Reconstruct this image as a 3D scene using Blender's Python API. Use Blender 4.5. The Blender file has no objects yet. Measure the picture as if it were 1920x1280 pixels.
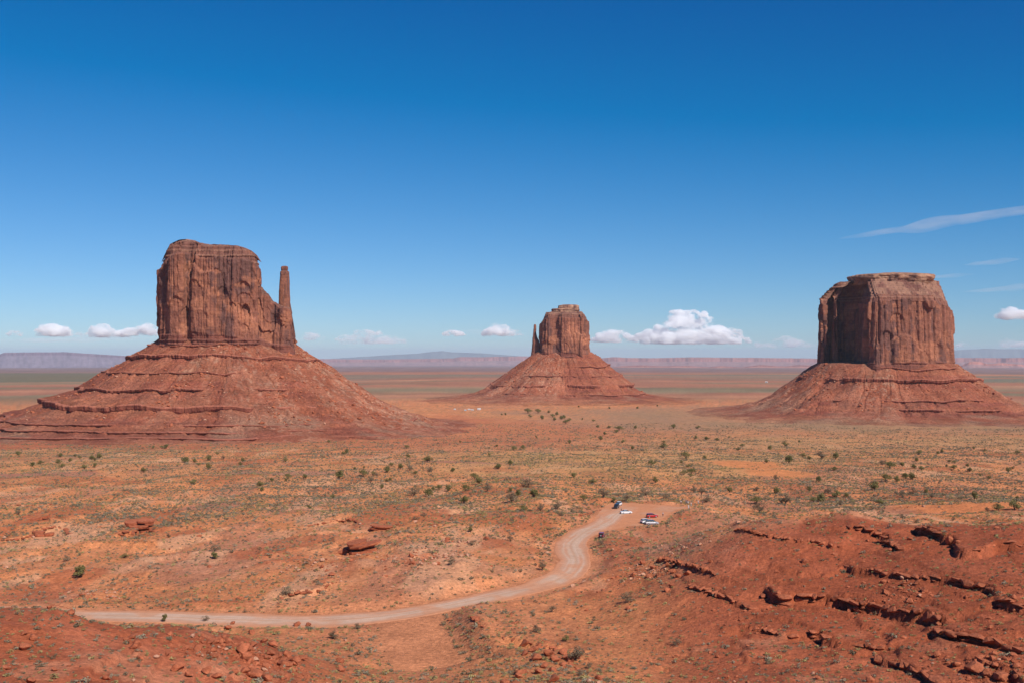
import bpy, bmesh, math, random, time
import numpy as np
from mathutils import Vector, Matrix, Euler
T0 = time.time()
R = math.radians
scene = bpy.context.scene
col = scene.collection

# ------------------------------------------------------------------ camera
F = 2000.0                    # focal length in photo pixels (1920 wide)
CX, HY = 960.0, 665.0         # principal column, horizon row in the photo
cam_d = bpy.data.cameras.new('camera'); cam = bpy.data.objects.new('camera', cam_d); col.objects.link(cam)
cam_d.sensor_width = 36.0; cam_d.lens = 36.0*F/1920.0
cam_d.shift_y = (HY-640.0)/1920.0
cam_d.clip_start = 1.0; cam_d.clip_end = 250000.0
cam.location = (0, 0, 0); cam.rotation_euler = (R(90), 0, 0)
scene.camera = cam

# ------------------------------------------------------------------ sky and sun
SUN_AZ = R(143.0)     # clockwise from +Y (view direction): behind the camera, to the right
SUN_EL = R(43.0)
sun_dir = Vector((math.sin(SUN_AZ)*math.cos(SUN_EL), math.cos(SUN_AZ)*math.cos(SUN_EL), math.sin(SUN_EL)))
w = bpy.data.worlds.new('World'); scene.world = w; w.use_nodes = True
nt = w.node_tree; nt.nodes.clear()
o_ = nt.nodes.new('ShaderNodeOutputWorld'); bg = nt.nodes.new('ShaderNodeBackground')
sky = nt.nodes.new('ShaderNodeTexSky'); sky.sky_type = 'NISHITA'; sky.sun_disc = False
sky.sun_elevation = SUN_EL; sky.sun_rotation = SUN_AZ
sky.altitude = 1700; sky.air_density = 1.0; sky.dust_density = 0.3; sky.ozone_density = 5.0
# one even grade of the whole sky (deep, polarised desert blue)
gm_ = nt.nodes.new('ShaderNodeVectorMath'); gm_.operation = 'MULTIPLY_ADD'
gm_.inputs[1].default_value = (0.80, 0.85, 0.95); gm_.inputs[2].default_value = (-1.24, -0.62, 0.0)
mx_ = nt.nodes.new('ShaderNodeVectorMath'); mx_.operation = 'MAXIMUM'; mx_.inputs[1].default_value = (0.02, 0.05, 0.1)
bg.inputs['Strength'].default_value = 0.1
nt.links.new(sky.outputs[0], gm_.inputs[0]); nt.links.new(gm_.outputs[0], mx_.inputs[0])
nt.links.new(mx_.outputs[0], bg.inputs[0]); nt.links.new(bg.outputs[0], o_.inputs[0])
sl = bpy.data.lights.new('sun', 'SUN'); sl.energy = 5.0; sl.angle = R(0.53); sl.color = (1.0, 0.95, 0.87)
so = bpy.data.objects.new('sun', sl); col.objects.link(so)
so.rotation_euler = (-sun_dir).to_track_quat('-Z', 'Y').to_euler(); so.location = sun_dir*500
scene.view_settings.view_transform = 'Standard'; scene.view_settings.look = 'None'
scene.view_settings.exposure = 0.0; scene.view_settings.gamma = 1.0
scene.view_settings.use_curve_mapping = False
scene.render.engine = 'CYCLES'
cy = scene.cycles
cy.use_denoising = True
cy.max_bounces = 20; cy.diffuse_bounces = 1; cy.glossy_bounces = 2; cy.volume_bounces = 18; cy.transparent_max_bounces = 16
cy.sample_clamp_indirect = 5.0

# ------------------------------------------------------------------ numpy noise
def _hash(ix, iy, iz, seed):
    h = (ix.astype(np.int64)*374761393 + iy.astype(np.int64)*668265263 + iz.astype(np.int64)*2147483647 + seed*974634757) & 0xFFFFFFFF
    h = ((h ^ (h >> 13))*1274126177) & 0xFFFFFFFF
    h = ((h ^ (h >> 16))*2246822519) & 0xFFFFFFFF
    return ((h ^ (h >> 15)) & 0xFFFFFF).astype(np.float64)/0xFFFFFF*2-1
def vn2(x, y, seed=0):
    x = np.asarray(x, float); y = np.asarray(y, float)
    ix = np.floor(x); iy = np.floor(y); fx = x-ix; fy = y-iy
    fx = fx*fx*fx*(fx*(fx*6-15)+10); fy = fy*fy*fy*(fy*(fy*6-15)+10)
    z = np.zeros_like(ix)
    a = _hash(ix, iy, z, seed); b = _hash(ix+1, iy, z, seed); c = _hash(ix, iy+1, z, seed); d = _hash(ix+1, iy+1, z, seed)
    return (a*(1-fx)+b*fx)*(1-fy) + (c*(1-fx)+d*fx)*fy
def fbm(x, y, octv=4, seed=0, gain=0.5, lac=2.03):
    s = 0; a = 1; t = 0; x = np.asarray(x, float); y = np.asarray(y, float)
    for k in range(octv):
        s = s + a*vn2(x, y, seed+k*17); t += a; a *= gain
        x, y = x*lac*0.8+y*lac*0.6+7.3, -x*lac*0.6+y*lac*0.8+3.1
    return s/t
def fbm_s(x, y, octv=4, seed=0, gain=0.5):      # no lattice rotation: keeps stretching
    s = 0; a = 1; t = 0
    for k in range(octv):
        s = s + a*vn2(x+13.7*k, y+5.1*k, seed+k*17); t += a; a *= gain; x = x*2.03; y = y*2.03
    return s/t
def ridged(x, y, octv=4, seed=0):
    s = 0; a = 1; t = 0; x = np.asarray(x, float); y = np.asarray(y, float)
    for k in range(octv):
        s = s + a*(1-2*np.abs(vn2(x, y, seed+k*17))); t += a; a *= 0.5
        x, y = x*1.62+y*1.2+7.3, -x*1.2+y*1.62+3.1
    return s/t
def sstep(a, b, x):
    t = np.clip((x-a)/(b-a), 0, 1); return t*t*(3-2*t)
def mixc(c, d, m):
    return c*(1-m[..., None]) + np.asarray(d, float)*m[..., None]

# ------------------------------------------------------------------ materials
MATS = {}
def surf_mat(name, detail, bump, rough=0.95, color=None, band=0.0, dscale=0.35, streak=0.0):
    """vertex-colour (or plain) rock / soil with grain and fine relief"""
    m = bpy.data.materials.new(name); m.use_nodes = True
    n = m.node_tree; b = n.nodes['Principled BSDF']; L = n.links
    b.inputs['Roughness'].default_value = rough; b.inputs['Specular IOR Level'].default_value = 0.12
    tc = n.nodes.new('ShaderNodeNewGeometry')
    if color is None:
        at = n.nodes.new('ShaderNodeAttribute'); at.attribute_name = 'Col'; src = at.outputs['Color']
    else:
        rg = n.nodes.new('ShaderNodeRGB'); rg.outputs[0].default_value = (*color, 1); src = rg.outputs[0]
    def noise(scale, det=6, vec=None, rough_=0.6):
        t = n.nodes.new('ShaderNodeTexNoise'); t.inputs['Scale'].default_value = scale
        t.inputs['Detail'].default_value = det; t.inputs['Roughness'].default_value = rough_
        L.new(vec if vec is not None else tc.outputs['Position'], t.inputs['Vector']); return t.outputs['Fac']
    def ramp(fac, lo, hi, a=0.3, c=0.7):
        r = n.nodes.new('ShaderNodeMapRange'); r.inputs['From Min'].default_value = a; r.inputs['From Max'].default_value = c
        r.inputs['To Min'].default_value = lo; r.inputs['To Max'].default_value = hi
        L.new(fac, r.inputs['Value']); return r.outputs[0]
    def mul(a, f):
        v = n.nodes.new('ShaderNodeVectorMath'); v.operation = 'SCALE'; L.new(a, v.inputs[0]); L.new(f, v.inputs['Scale']); return v.outputs[0]
    f0 = noise(dscale*5.5, 3); src = mul(src, ramp(f0, 1-detail*0.7, 1+detail*0.7))
    f1 = noise(dscale, 8); src = mul(src, ramp(f1, 1-detail, 1+detail))
    f2 = noise(dscale*0.11, 5); src = mul(src, ramp(f2, 1-detail*0.6, 1+detail*0.6))
    if streak > 0:
        mp = n.nodes.new('ShaderNodeMapping'); mp.inputs['Scale'].default_value = (1, 1, 0.09)
        L.new(tc.outputs['Position'], mp.inputs['Vector'])
        f3 = noise(0.3, 5, mp.outputs[0]); src = mul(src, ramp(f3, 1-streak, 1+streak))
    if band > 0:
        mp = n.nodes.new('ShaderNodeMapping'); mp.inputs['Scale'].default_value = (0.03, 0.03, 1.0)
        L.new(tc.outputs['Position'], mp.inputs['Vector'])
        f4 = noise(0.55, 5, mp.outputs[0]); src = mul(src, ramp(f4, 1-band, 1+band))
    L.new(src, b.inputs['Base Color'])
    if bump > 0:
        bp = n.nodes.new('ShaderNodeBump'); bp.inputs['Strength'].default_value = 1.0; bp.inputs['Distance'].default_value = bump
        L.new(noise(dscale*1.3, 9, None, 0.68), bp.inputs['Height']); L.new(bp.outputs[0], b.inputs['Normal'])
    MATS[name] = m; return m
def plain_mat(name, c, rough=0.6, metal=0.0, spec=0.5, coat=0.0):
    m = bpy.data.materials.new(name); m.use_nodes = True
    b = m.node_tree.nodes['Principled BSDF']
    b.inputs['Base Color'].default_value = (*c, 1); b.inputs['Roughness'].default_value = rough
    b.inputs['Metallic'].default_value = metal; b.inputs['Specular IOR Level'].default_value = spec
    b.inputs['Coat Weight'].default_value = coat
    MATS[name] = m; return m
def leaf_mat(name, c1, c2, trans=0.25):
    m = bpy.data.materials.new(name); m.use_nodes = True
    n = m.node_tree; b = n.nodes['Principled BSDF']; b.inputs['Roughness'].default_value = 0.85
    b.inputs['Specular IOR Level'].default_value = 0.15
    oi = n.nodes.new('ShaderNodeObjectInfo'); g = n.nodes.new('ShaderNodeNewGeometry')
    t = n.nodes.new('ShaderNodeTexNoise'); t.inputs['Scale'].default_value = 2.2; t.inputs['Detail'].default_value = 4
    n.links.new(g.outputs['Position'], t.inputs['Vector'])
    ad = n.nodes.new('ShaderNodeMath'); ad.operation = 'MULTIPLY_ADD'; ad.inputs[1].default_value = 0.55
    n.links.new(oi.outputs['Random'], ad.inputs[0]); n.links.new(t.outputs['Fac'], ad.inputs[2])
    mr = n.nodes.new('ShaderNodeMapRange'); mr.inputs['From Min'].default_value = 0.3; mr.inputs['From Max'].default_value = 1.25
    n.links.new(ad.outputs[0], mr.inputs['Value'])
    mx = n.nodes.new('ShaderNodeMix'); mx.data_type = 'RGBA'
    mx.inputs['A'].default_value = (*c1, 1); mx.inputs['B'].default_value = (*c2, 1)
    n.links.new(mr.outputs[0], mx.inputs['Factor']); n.links.new(mx.outputs['Result'], b.inputs['Base Color'])
    MATS[name] = m; return m
surf_mat('ground', 0.30, 0.7, dscale=0.9)
surf_mat('road', 0.10, 0.08, dscale=0.6)
surf_mat('cliff', 0.24, 2.0, dscale=0.14, streak=0.12, band=0.13)
surf_mat('talus', 0.42, 3.5, dscale=0.30, band=0.10)
surf_mat('far_rock', 0.12, 6.0, dscale=0.01)
surf_mat('red_block', 0.30, 0.3, color=(0.38, 0.115, 0.055), dscale=1.2)
surf_mat('pale_block', 0.25, 0.2, color=(0.50, 0.25, 0.155), dscale=1.2)
surf_mat('cap_stone', 0.30, 1.2, color=(0.36, 0.19, 0.115), dscale=0.2)
surf_mat('bark', 0.3, 0.05, color=(0.13, 0.085, 0.06), dscale=6)
leaf_mat('juniper_leaf', (0.105, 0.098, 0.030), (0.21, 0.175, 0.065))
leaf_mat('dry_leaf', (0.13, 0.092, 0.055), (0.24, 0.17, 0.105))
leaf_mat('sage_leaf', (0.19, 0.155, 0.10), (0.33, 0.27, 0.18))
leaf_mat('yellow_leaf', (0.24, 0.185, 0.075), (0.42, 0.32, 0.13))
leaf_mat('dark_leaf', (0.10, 0.085, 0.052), (0.20, 0.16, 0.095))

# ------------------------------------------------------------------ mesh helpers
def raw_mesh(name, V, Q, C=None, mat=None, smooth=True):
    V = np.ascontiguousarray(V, dtype=np.float32); Q = np.ascontiguousarray(Q, dtype=np.int32)
    me = bpy.data.meshes.new(name); k = Q.shape[1]
    me.vertices.add(len(V)); me.vertices.foreach_set('co', V.ravel())
    me.loops.add(Q.size); me.loops.foreach_set('vertex_index', Q.ravel())
    me.polygons.add(len(Q)); me.polygons.foreach_set('loop_start', np.arange(0, Q.size, k, dtype=np.int32))
    me.polygons.foreach_set('loop_total', np.full(len(Q), k, dtype=np.int32))
    me.update(calc_edges=True); me.validate()
    if smooth: me.polygons.foreach_set('use_smooth', np.ones(len(Q), dtype=bool))
    if C is not None:
        a = me.color_attributes.new('Col', 'FLOAT_COLOR', 'POINT')
        c4 = np.ones((len(V), 4), np.float32); c4[:, :3] = C; a.data.foreach_set('color', c4.ravel())
    if mat: me.materials.append(MATS[mat])
    return me
def grid_quads(n, m, wrap=False):
    """n rows, m columns, index = i*m+j"""
    i = np.arange(n-1)[:, None]; j = np.arange(m if wrap else m-1)[None, :]; j2 = (j+1) % m
    return np.stack([(i*m+j), (i*m+j2), ((i+1)*m+j2), ((i+1)*m+j)], -1).reshape(-1, 4)
def add(name, me, parent=None, loc=(0, 0, 0), rot=(0, 0, 0), scl=(1, 1, 1)):
    o = bpy.data.objects.new(name, me); col.objects.link(o); o.location = loc; o.rotation_euler = rot; o.scale = scl
    if parent: o.parent = parent
    return o
def tag(o, label=None, cat=None, group=None, kind=None):
    if label: o['label'] = label
    if cat: o['category'] = cat
    if group: o['group'] = group
    if kind: o['kind'] = kind
    return o
def thing(name, label, cat, loc=(0, 0, 0), rz=0, group=None):
    o = add(name, None, None, loc, (0, 0, rz)); return tag(o, label, cat, group)
def PW(px, Y): return (px-CX)*Y/F
def PZ(py, Y): return (HY-py)*Y/F

# ------------------------------------------------------------------ terrain height
K = 0.877
ctrl = []      # (px, D, z)
def c_(px, *dz):
    for d, z in dz: ctrl.append((px, d*K, z*K))
def cp(px, *dp):   # distance and photo row
    for d, py in dp: ctrl.append((px, d*K, (HY-py)*d*K/F))
for px in (-700, -350):
    c_(px, (70, -27), (100, -35.5), (160, -49), (205, -48), (260, -66), (300, -73), (380, -76), (500, -80))
c_(-80, (70, -27), (100, -35.5), (160, -49.2), (205, -48), (240, -62), (268, -71.5), (300, -73), (350, -75), (420, -78), (500, -81))
c_(90, (70, -27), (100, -35.5), (162, -49.8), (182, -48.9), (202, -47.8), (220, -56), (245, -67), (268, -72), (300, -73), (350, -75), (420, -78), (500, -81))
c_(210, (70, -27), (100, -35.5), (168, -51.6), (205, -51.8), (225, -60), (250, -70), (300, -73), (350, -75), (420, -77), (500, -80))
c_(330, (70, -27), (100, -35.5), (178, -54.5), (213, -53.6), (235, -62), (262, -71.5), (296, -73), (350, -74), (420, -77), (500, -79))
c_(480, (70, -27), (100, -35.5), (190, -58.4), (225, -60), (250, -69), (292, -73), (350, -73), (420, -76), (500, -78))
c_(650, (70, -27), (100, -35.5), (150, -50), (213, -65.5), (255, -72), (292, -73), (330, -72), (400, -73), (500, -76))
c_(800, (70, -27), (100, -35.5), (150, -54), (232, -71.3), (256, -73), (303, -73), (340, -70.5), (400, -71), (500, -73.5))
c_(890, (232, -70), (275, -68), (297, -69.5), (318, -73), (350, -71), (420, -71))
c_(950, (70, -27), (100, -35.5), (150, -53), (215, -66), (260, -68.5), (300, -72), (325, -73), (360, -71.5), (430, -72), (520, -72))
c_(1080, (215, -66), (290, -71), (365, -73), (389, -73), (420, -73), (460, -73), (520, -72))
c_(1130, (70, -27), (100, -35.5), (140, -49), (205, -63), (290, -70.2), (335, -72), (400, -71.5), (449, -73), (495, -73.5), (530, -73))
c_(1250, (100, -37), (150, -53), (222, -68.3), (275, -66.7), (345, -66.4), (410, -71), (470, -73), (505, -73), (540, -74))
c_(1330, (150, -53), (218, -67), (268, -65), (330, -59), (370, -62), (430, -69.5), (470, -70.5), (510, -74.5), (560, -78))
c_(1400, (70, -27), (100, -36), (150, -52), (212, -65.2), (262, -63.5), (295, -58.3), (322, -53.2), (365, -60), (430, -69), (500, -75))
c_(1600, (70, -27), (100, -36), (150, -52), (205, -63), (250, -60.6), (288, -55.4), (330, -49.3), (362, -56), (430, -68), (510, -75))
c_(1750, (70, -27), (100, -36), (150, -52), (200, -61.5), (255, -55.5), (305, -49.4), (340, -56), (420, -65.5), (510, -73))
c_(1900, (70, -27), (100, -36), (150, -52), (195, -60), (245, -53.3), (290, -46.6), (325, -53), (420, -64), (510, -72))
for px in (2150, 2600): c_(px, (70, -27), (100, -36), (150, -51), (195, -59), (245, -52), (290, -45), (340, -54), (430, -64), (510, -72))
for px in range(-700, 2700, 260):
    ctrl += [(px, 560, -73-(2 if px < 800 else 1)), (px, 700, -80), (px, 900, -89), (px, 1150, -101), (px, 1450, -109.5), (px, 1900, -112), (px, 3000, -112), (px, 6000, -112), (px, 20000, -112), (px, 90000, -112)]
    ctrl += [(px, 20, -8.6), (px, 6, -2.8)]
ctrl += [(880, 560, -69), (1010, 620, -73.5), (1150, 700, -78), (1330, 640, -77), (1420, 600, -74)]
ctrl = np.array(ctrl)
def _uv(px, D): return np.stack([px/220.0, 4.2*np.log(D)], -1)
def _phi(r2): return np.where(r2 > 1e-12, 0.5*r2*np.log(np.maximum(r2, 1e-12)), 0.0)
_cu = _uv(ctrl[:, 0], ctrl[:, 1])
_n = len(ctrl); _A = np.zeros((_n+3, _n+3))
_A[:_n, :_n] = _phi(((_cu[:, None]-_cu[None])**2).sum(-1)) + np.eye(_n)*0.02
_A[:_n, _n] = 1; _A[:_n, _n+1:] = _cu; _A[_n:, :_n] = _A[:_n, _n:].T
_w = np.linalg.solve(_A, np.concatenate([ctrl[:, 2], np.zeros(3)]))
_GP = np.linspace(-700, 2600, 150); _GL = np.linspace(math.log(6), math.log(3000), 560)
_gp, _gl = np.meshgrid(_GP, _GL); _q = _uv(_gp.ravel(), np.exp(_gl.ravel())); _G = np.empty(len(_q))
for _s in range(0, len(_q), 20000):
    _k = _q[_s:_s+20000]; _r2 = np.maximum(((_k**2).sum(1)[:, None]+(_cu**2).sum(1)[None]-2*_k@_cu.T), 1e-12).astype(np.float32)
    _G[_s:_s+20000] = (0.5*_r2*np.log(_r2)) @ _w[:_n] + _w[_n] + _k @ _w[_n+1:]
_G = _G.reshape(len(_GL), len(_GP))
def _cub(t): return np.stack([-0.5*t+t*t-0.5*t**3, 1-2.5*t*t+1.5*t**3, 0.5*t+2*t*t-1.5*t**3, -0.5*t*t+0.5*t**3])
def base_h(x, y):
    D = np.maximum(np.hypot(x, y), 4.0)
    az = np.clip(np.arctan2(x, np.maximum(y, 1e-6)), -0.70, 0.68)
    px = np.clip(CX + F*np.tan(az), -700, 2600)
    Y = np.where(y > 0, np.maximum(D*np.cos(az), 6.0), D)
    u = (px-_GP[0])/(_GP[1]-_GP[0]); v = (np.log(np.clip(Y, 6, 3000))-_GL[0])/(_GL[1]-_GL[0])
    i = np.clip(np.floor(u).astype(int), 0, len(_GP)-2); j = np.clip(np.floor(v).astype(int), 0, len(_GL)-2); cu_, cv_ = _cub(u-i), _cub(v-j)
    out = 0
    for b in range(4):
        jj = np.clip(j+b-1, 0, len(_GL)-1); row = 0
        for a in range(4): row = row+cu_[a]*_G[jj, np.clip(i+a-1, 0, len(_GP)-1)]
        out = out+cv_[b]*row
    far = sstep(1500, 2300, D)
    return out*(1-far) + -112*far
# road centre line (photo columns/rows on the flat at z = RZ)
RZ = -73*K
def road_pt(px, py): Y = RZ*F/(HY-py); return (PW(px, Y), Y)
ROAD = [road_pt(*p) for p in ((-160, 1143), (0, 1146), (150, 1152), (300, 1156), (450, 1161), (600, 1163), (720, 1155), (830, 1137), (930, 1117), (1010, 1098), (1058, 1078), (1078, 1056), (1073, 1036), (1070, 1018), (1092, 1001), (1128, 982), (1150, 966), (1170, 953))]
def smooth_line(P, n=12):
    P = np.array(P); out = []
    for i in range(len(P)-1):
        p0 = P[max(i-1, 0)]; p1 = P[i]; p2 = P[i+1]; p3 = P[min(i+2, len(P)-1)]
        for k in range(n):
            t = k/n; out.append(0.5*((2*p1)+(-p0+p2)*t+(2*p0-5*p1+4*p2-p3)*t*t+(-p0+3*p1-3*p2+p3)*t**3))
    out.append(P[-1]); return np.array(out)
ROADS = smooth_line(ROAD)
PARK = np.array([road_pt(*p) for p in ((1105, 985), (1128, 955), (1150, 943), (1215, 944), (1262, 948), (1290, 950), (1262, 958), (1242, 972), (1225, 983), (1180, 985), (1140, 994))])
TRACK = smooth_line([road_pt(*p) for p in ((770, 1160), (775, 1195), (800, 1235), (850, 1285))])
def d_poly(x, y, P):
    """unsigned distance, signed side and along-parameter (0..1) to a polyline"""
    best = np.full(x.shape, 1e9); side = np.zeros(x.shape); par = np.zeros(x.shape)
    seg = np.hypot(*(np.diff(P, axis=0).T)); cum = np.concatenate([[0], np.cumsum(seg)])
    for i in range(len(P)-1):
        ax, ay = P[i]; bx, by = P[i+1]; dx, dy = bx-ax, by-ay; L2 = dx*dx+dy*dy+1e-9
        t = np.clip(((x-ax)*dx+(y-ay)*dy)/L2, 0, 1); ex = x-(ax+dx*t); ey = y-(ay+dy*t)
        d = np.hypot(ex, ey); m = d < best
        best = np.where(m, d, best); side = np.where(m, np.sign(dx*(y-ay)-dy*(x-ax)), side)
        par = np.where(m, (cum[i]+t*seg[i])/cum[-1], par)
    return best, side, par
def in_poly(x, y, P):
    c = np.zeros(x.shape, bool); n = len(P)
    for i in range(n):
        ax, ay = P[i]; bx, by = P[(i+1) % n]
        hit = ((ay > y) != (by > y)) & (x < (bx-ax)*(y-ay)/(by-ay+1e-12)+ax); c ^= hit
    return c
def road_dist(x, y):
    """distance outside the driven surface (<0 on it)"""
    out = np.full(x.shape, 1e3)
    m = (y > 215) & (y < 480) & (np.abs(x+20) < 180)
    if m.any():
        xx, yy = x[m], y[m]
        d = d_poly(xx, yy, ROADS[::3])[0]-5.2
        dp = d_poly(xx, yy, np.vstack([PARK, PARK[:1]]))[0]; dp = np.where(in_poly(xx, yy, PARK), -dp, dp)
        dt = d_poly(xx, yy, TRACK[::3])[0]-6.0
        out[m] = np.minimum(np.minimum(d, dp), dt)
    return out
def hill_mask(x, y):
    """1 on the dark red foreground hills"""
    D = np.hypot(x, y); px = CX+F*x/np.maximum(y, 1)
    wv = 25*fbm(x/30, y/30, 3, 5)
    r = sstep(1190, 1420, px+wv*2+ (300-D)*0.55)*(1-sstep(318*K+8, 345*K+10, D+wv*0.3+(px < 1500)*6))
    l = (1-sstep(225*K, 252*K, D+wv*0.25))*(1-sstep(520, 760, px+wv*3))
    return np.clip(np.maximum(r, l), 0, 1)*(y > 20)
LEDGES = []      # (points Nx2, drop, reach)
def H(x, y, ledges=True):
    x = np.asarray(x, float).ravel(); y = np.asarray(y, float).ravel()
    D = np.hypot(x, y); z = base_h(x, y)
    near = sstep(60, 140, D)
    hm = hill_mask(x, y)
    mid = sstep(200, 330, D)
    z = z + near*(0.9*fbm(x/34, y/34, 4, 11)*(1+1.2*mid*(1-hm)))
    # eroded gullies on the slopes between hill and flat
    z = z + near*(1-sstep(900, 1500, D))*0.55*ridged(x/17+0.6*fbm(x/20, y/20, 2, 3), y/17, 4, 21)*(0.55+0.6*fbm(x/90, y/90, 2, 8))
    z = z + near*0.24*fbm(x/3.1, y/3.1, 4, 31)*(1-sstep(500, 800, D))
    bl = sstep(250, 300, D)*(1-sstep(440, 520, D))*(1-hm)*sstep(-0.35, 0.25, fbm(x/70, y/70, 2, 35))
    z = z + bl*(1.5*ridged(x/26, y/26, 4, 36)+0.55*ridged(x/6.5, y/6.5, 3, 37)*sstep(-0.1, 0.3, fbm(x/30, y/30, 2, 38)))
    # hummocky dunes with shrubs in the middle distance
    md = sstep(430, 560, D)*(1-sstep(1300, 1900, D))
    z = z + md*(0.7*ridged(x/75, y/170, 3, 41)+0.35*fbm(x/18, y/30, 3, 43))
    # thin strata steps in the middle left
    q = sstep(330, 380, D)*(1-sstep(480, 560, D))*(1-sstep(-60, 30, x))
    tz = z/1.7+0.5*fbm(x/60, y/60, 3, 51); fr = tz-np.floor(tz)
    z = z + q*1.0*(sstep(0.42, 0.58, fr)-fr)
    # strata on the foreground hills
    tz = z/1.9+0.9*fbm(x/42, y/42, 4, 52); fr = tz-np.floor(tz)
    z = z + hm*0.75*(sstep(0.42, 0.54, fr)-fr)*sstep(100, 130, D)*sstep(-0.2, 0.4, fbm(x/30, y/30, 2, 53))
    z = z + hm*(0.16*ridged(x/5.5+0.5*fbm(x/6, y/6, 2, 54), y/5.5, 3, 55)*sstep(-0.2, 0.4, fbm(x/25, y/25, 2, 56))-0.4*np.exp(-(np.abs(fbm(x/30, y/45, 3, 57))/0.035)**2))*sstep(100, 130, D)
    far = sstep(1800, 4000, D)
    z = z + far*(7*fbm(x/900, y/1600, 4, 61))*(1-sstep(20000, 60000, D)) - 0.0085*np.maximum(D-6000, 0)
    if ledges:
        for P, drop, r1, r2, bb in LEDGES:
            m = (x > bb[0]) & (x < bb[1]) & (y > bb[2]) & (y < bb[3])
            if not m.any(): continue
            xx, yy = x[m], y[m]; wob = 1.5*fbm(xx/9, yy/9, 3, 70)+0.7*fbm(xx/3.3, yy/3.3, 3, 71)
            d, s, t = d_poly(xx, yy, P)
            sd = d*s+wob
            endf = np.minimum(sstep(-0.015, 0.07, t), sstep(-0.015, 0.07, 1-t))
            edge = (d < 40)
            up = 0.45*np.exp(-np.maximum(sd, 0)/r1); dn = -0.55*np.exp(np.minimum(sd, 0)/r2)
            tt = sstep(-0.45, 0.25, sd); amp = drop*endf*(0.75+0.5*fbm(xx/11, yy/11, 2, 73))
            # past the ends of the line the step dies out with distance
            z[m] += amp*(up*tt+dn*(1-tt))
    rd = road_dist(x, y)
    fl = 1-sstep(0, 9, rd)
    z = z*(1-fl) + fl*(RZ+0.12*fbm(x/22, y/22, 2, 81))
    # low bank beside the road
    z = z + 0.7*np.exp(-((rd-7)/2.6)**2)*(0.35+0.65*sstep(-0.2, 0.4, fbm(x/15, y/15, 2, 83)))*(rd < 30)
    return z
def pick(pts, ledges=True, y0=85.0, y1=3500.0, n=900):
    """first hit of the view ray through each photo pixel with the terrain"""
    ys = np.exp(np.linspace(math.log(y0), math.log(y1), n)); out = []
    pts = np.asarray(pts, float)
    X = (pts[:, 0, None]-CX)/F*ys[None]; Yv = np.broadcast_to(ys[None], X.shape); Z = (HY-pts[:, 1, None])/F*ys[None]
    h = H(X.ravel(), Yv.ravel(), ledges).reshape(X.shape); below = Z <= h
    for i in range(len(pts)):
        k = int(np.argmax(below[i])) if below[i].any() else n-1
        if k > 0:
            a = Z[i, k-1]-h[i, k-1]; b = Z[i, k]-h[i, k]; t = a/(a-b+1e-9); t = min(max(t, 0), 1)
        else: t = 0
        k0 = max(k-1, 0); yy = ys[k0]+(ys[k]-ys[k0])*t
        out.append(((pts[i, 0]-CX)/F*yy, yy))
    return np.array(out)
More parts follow.
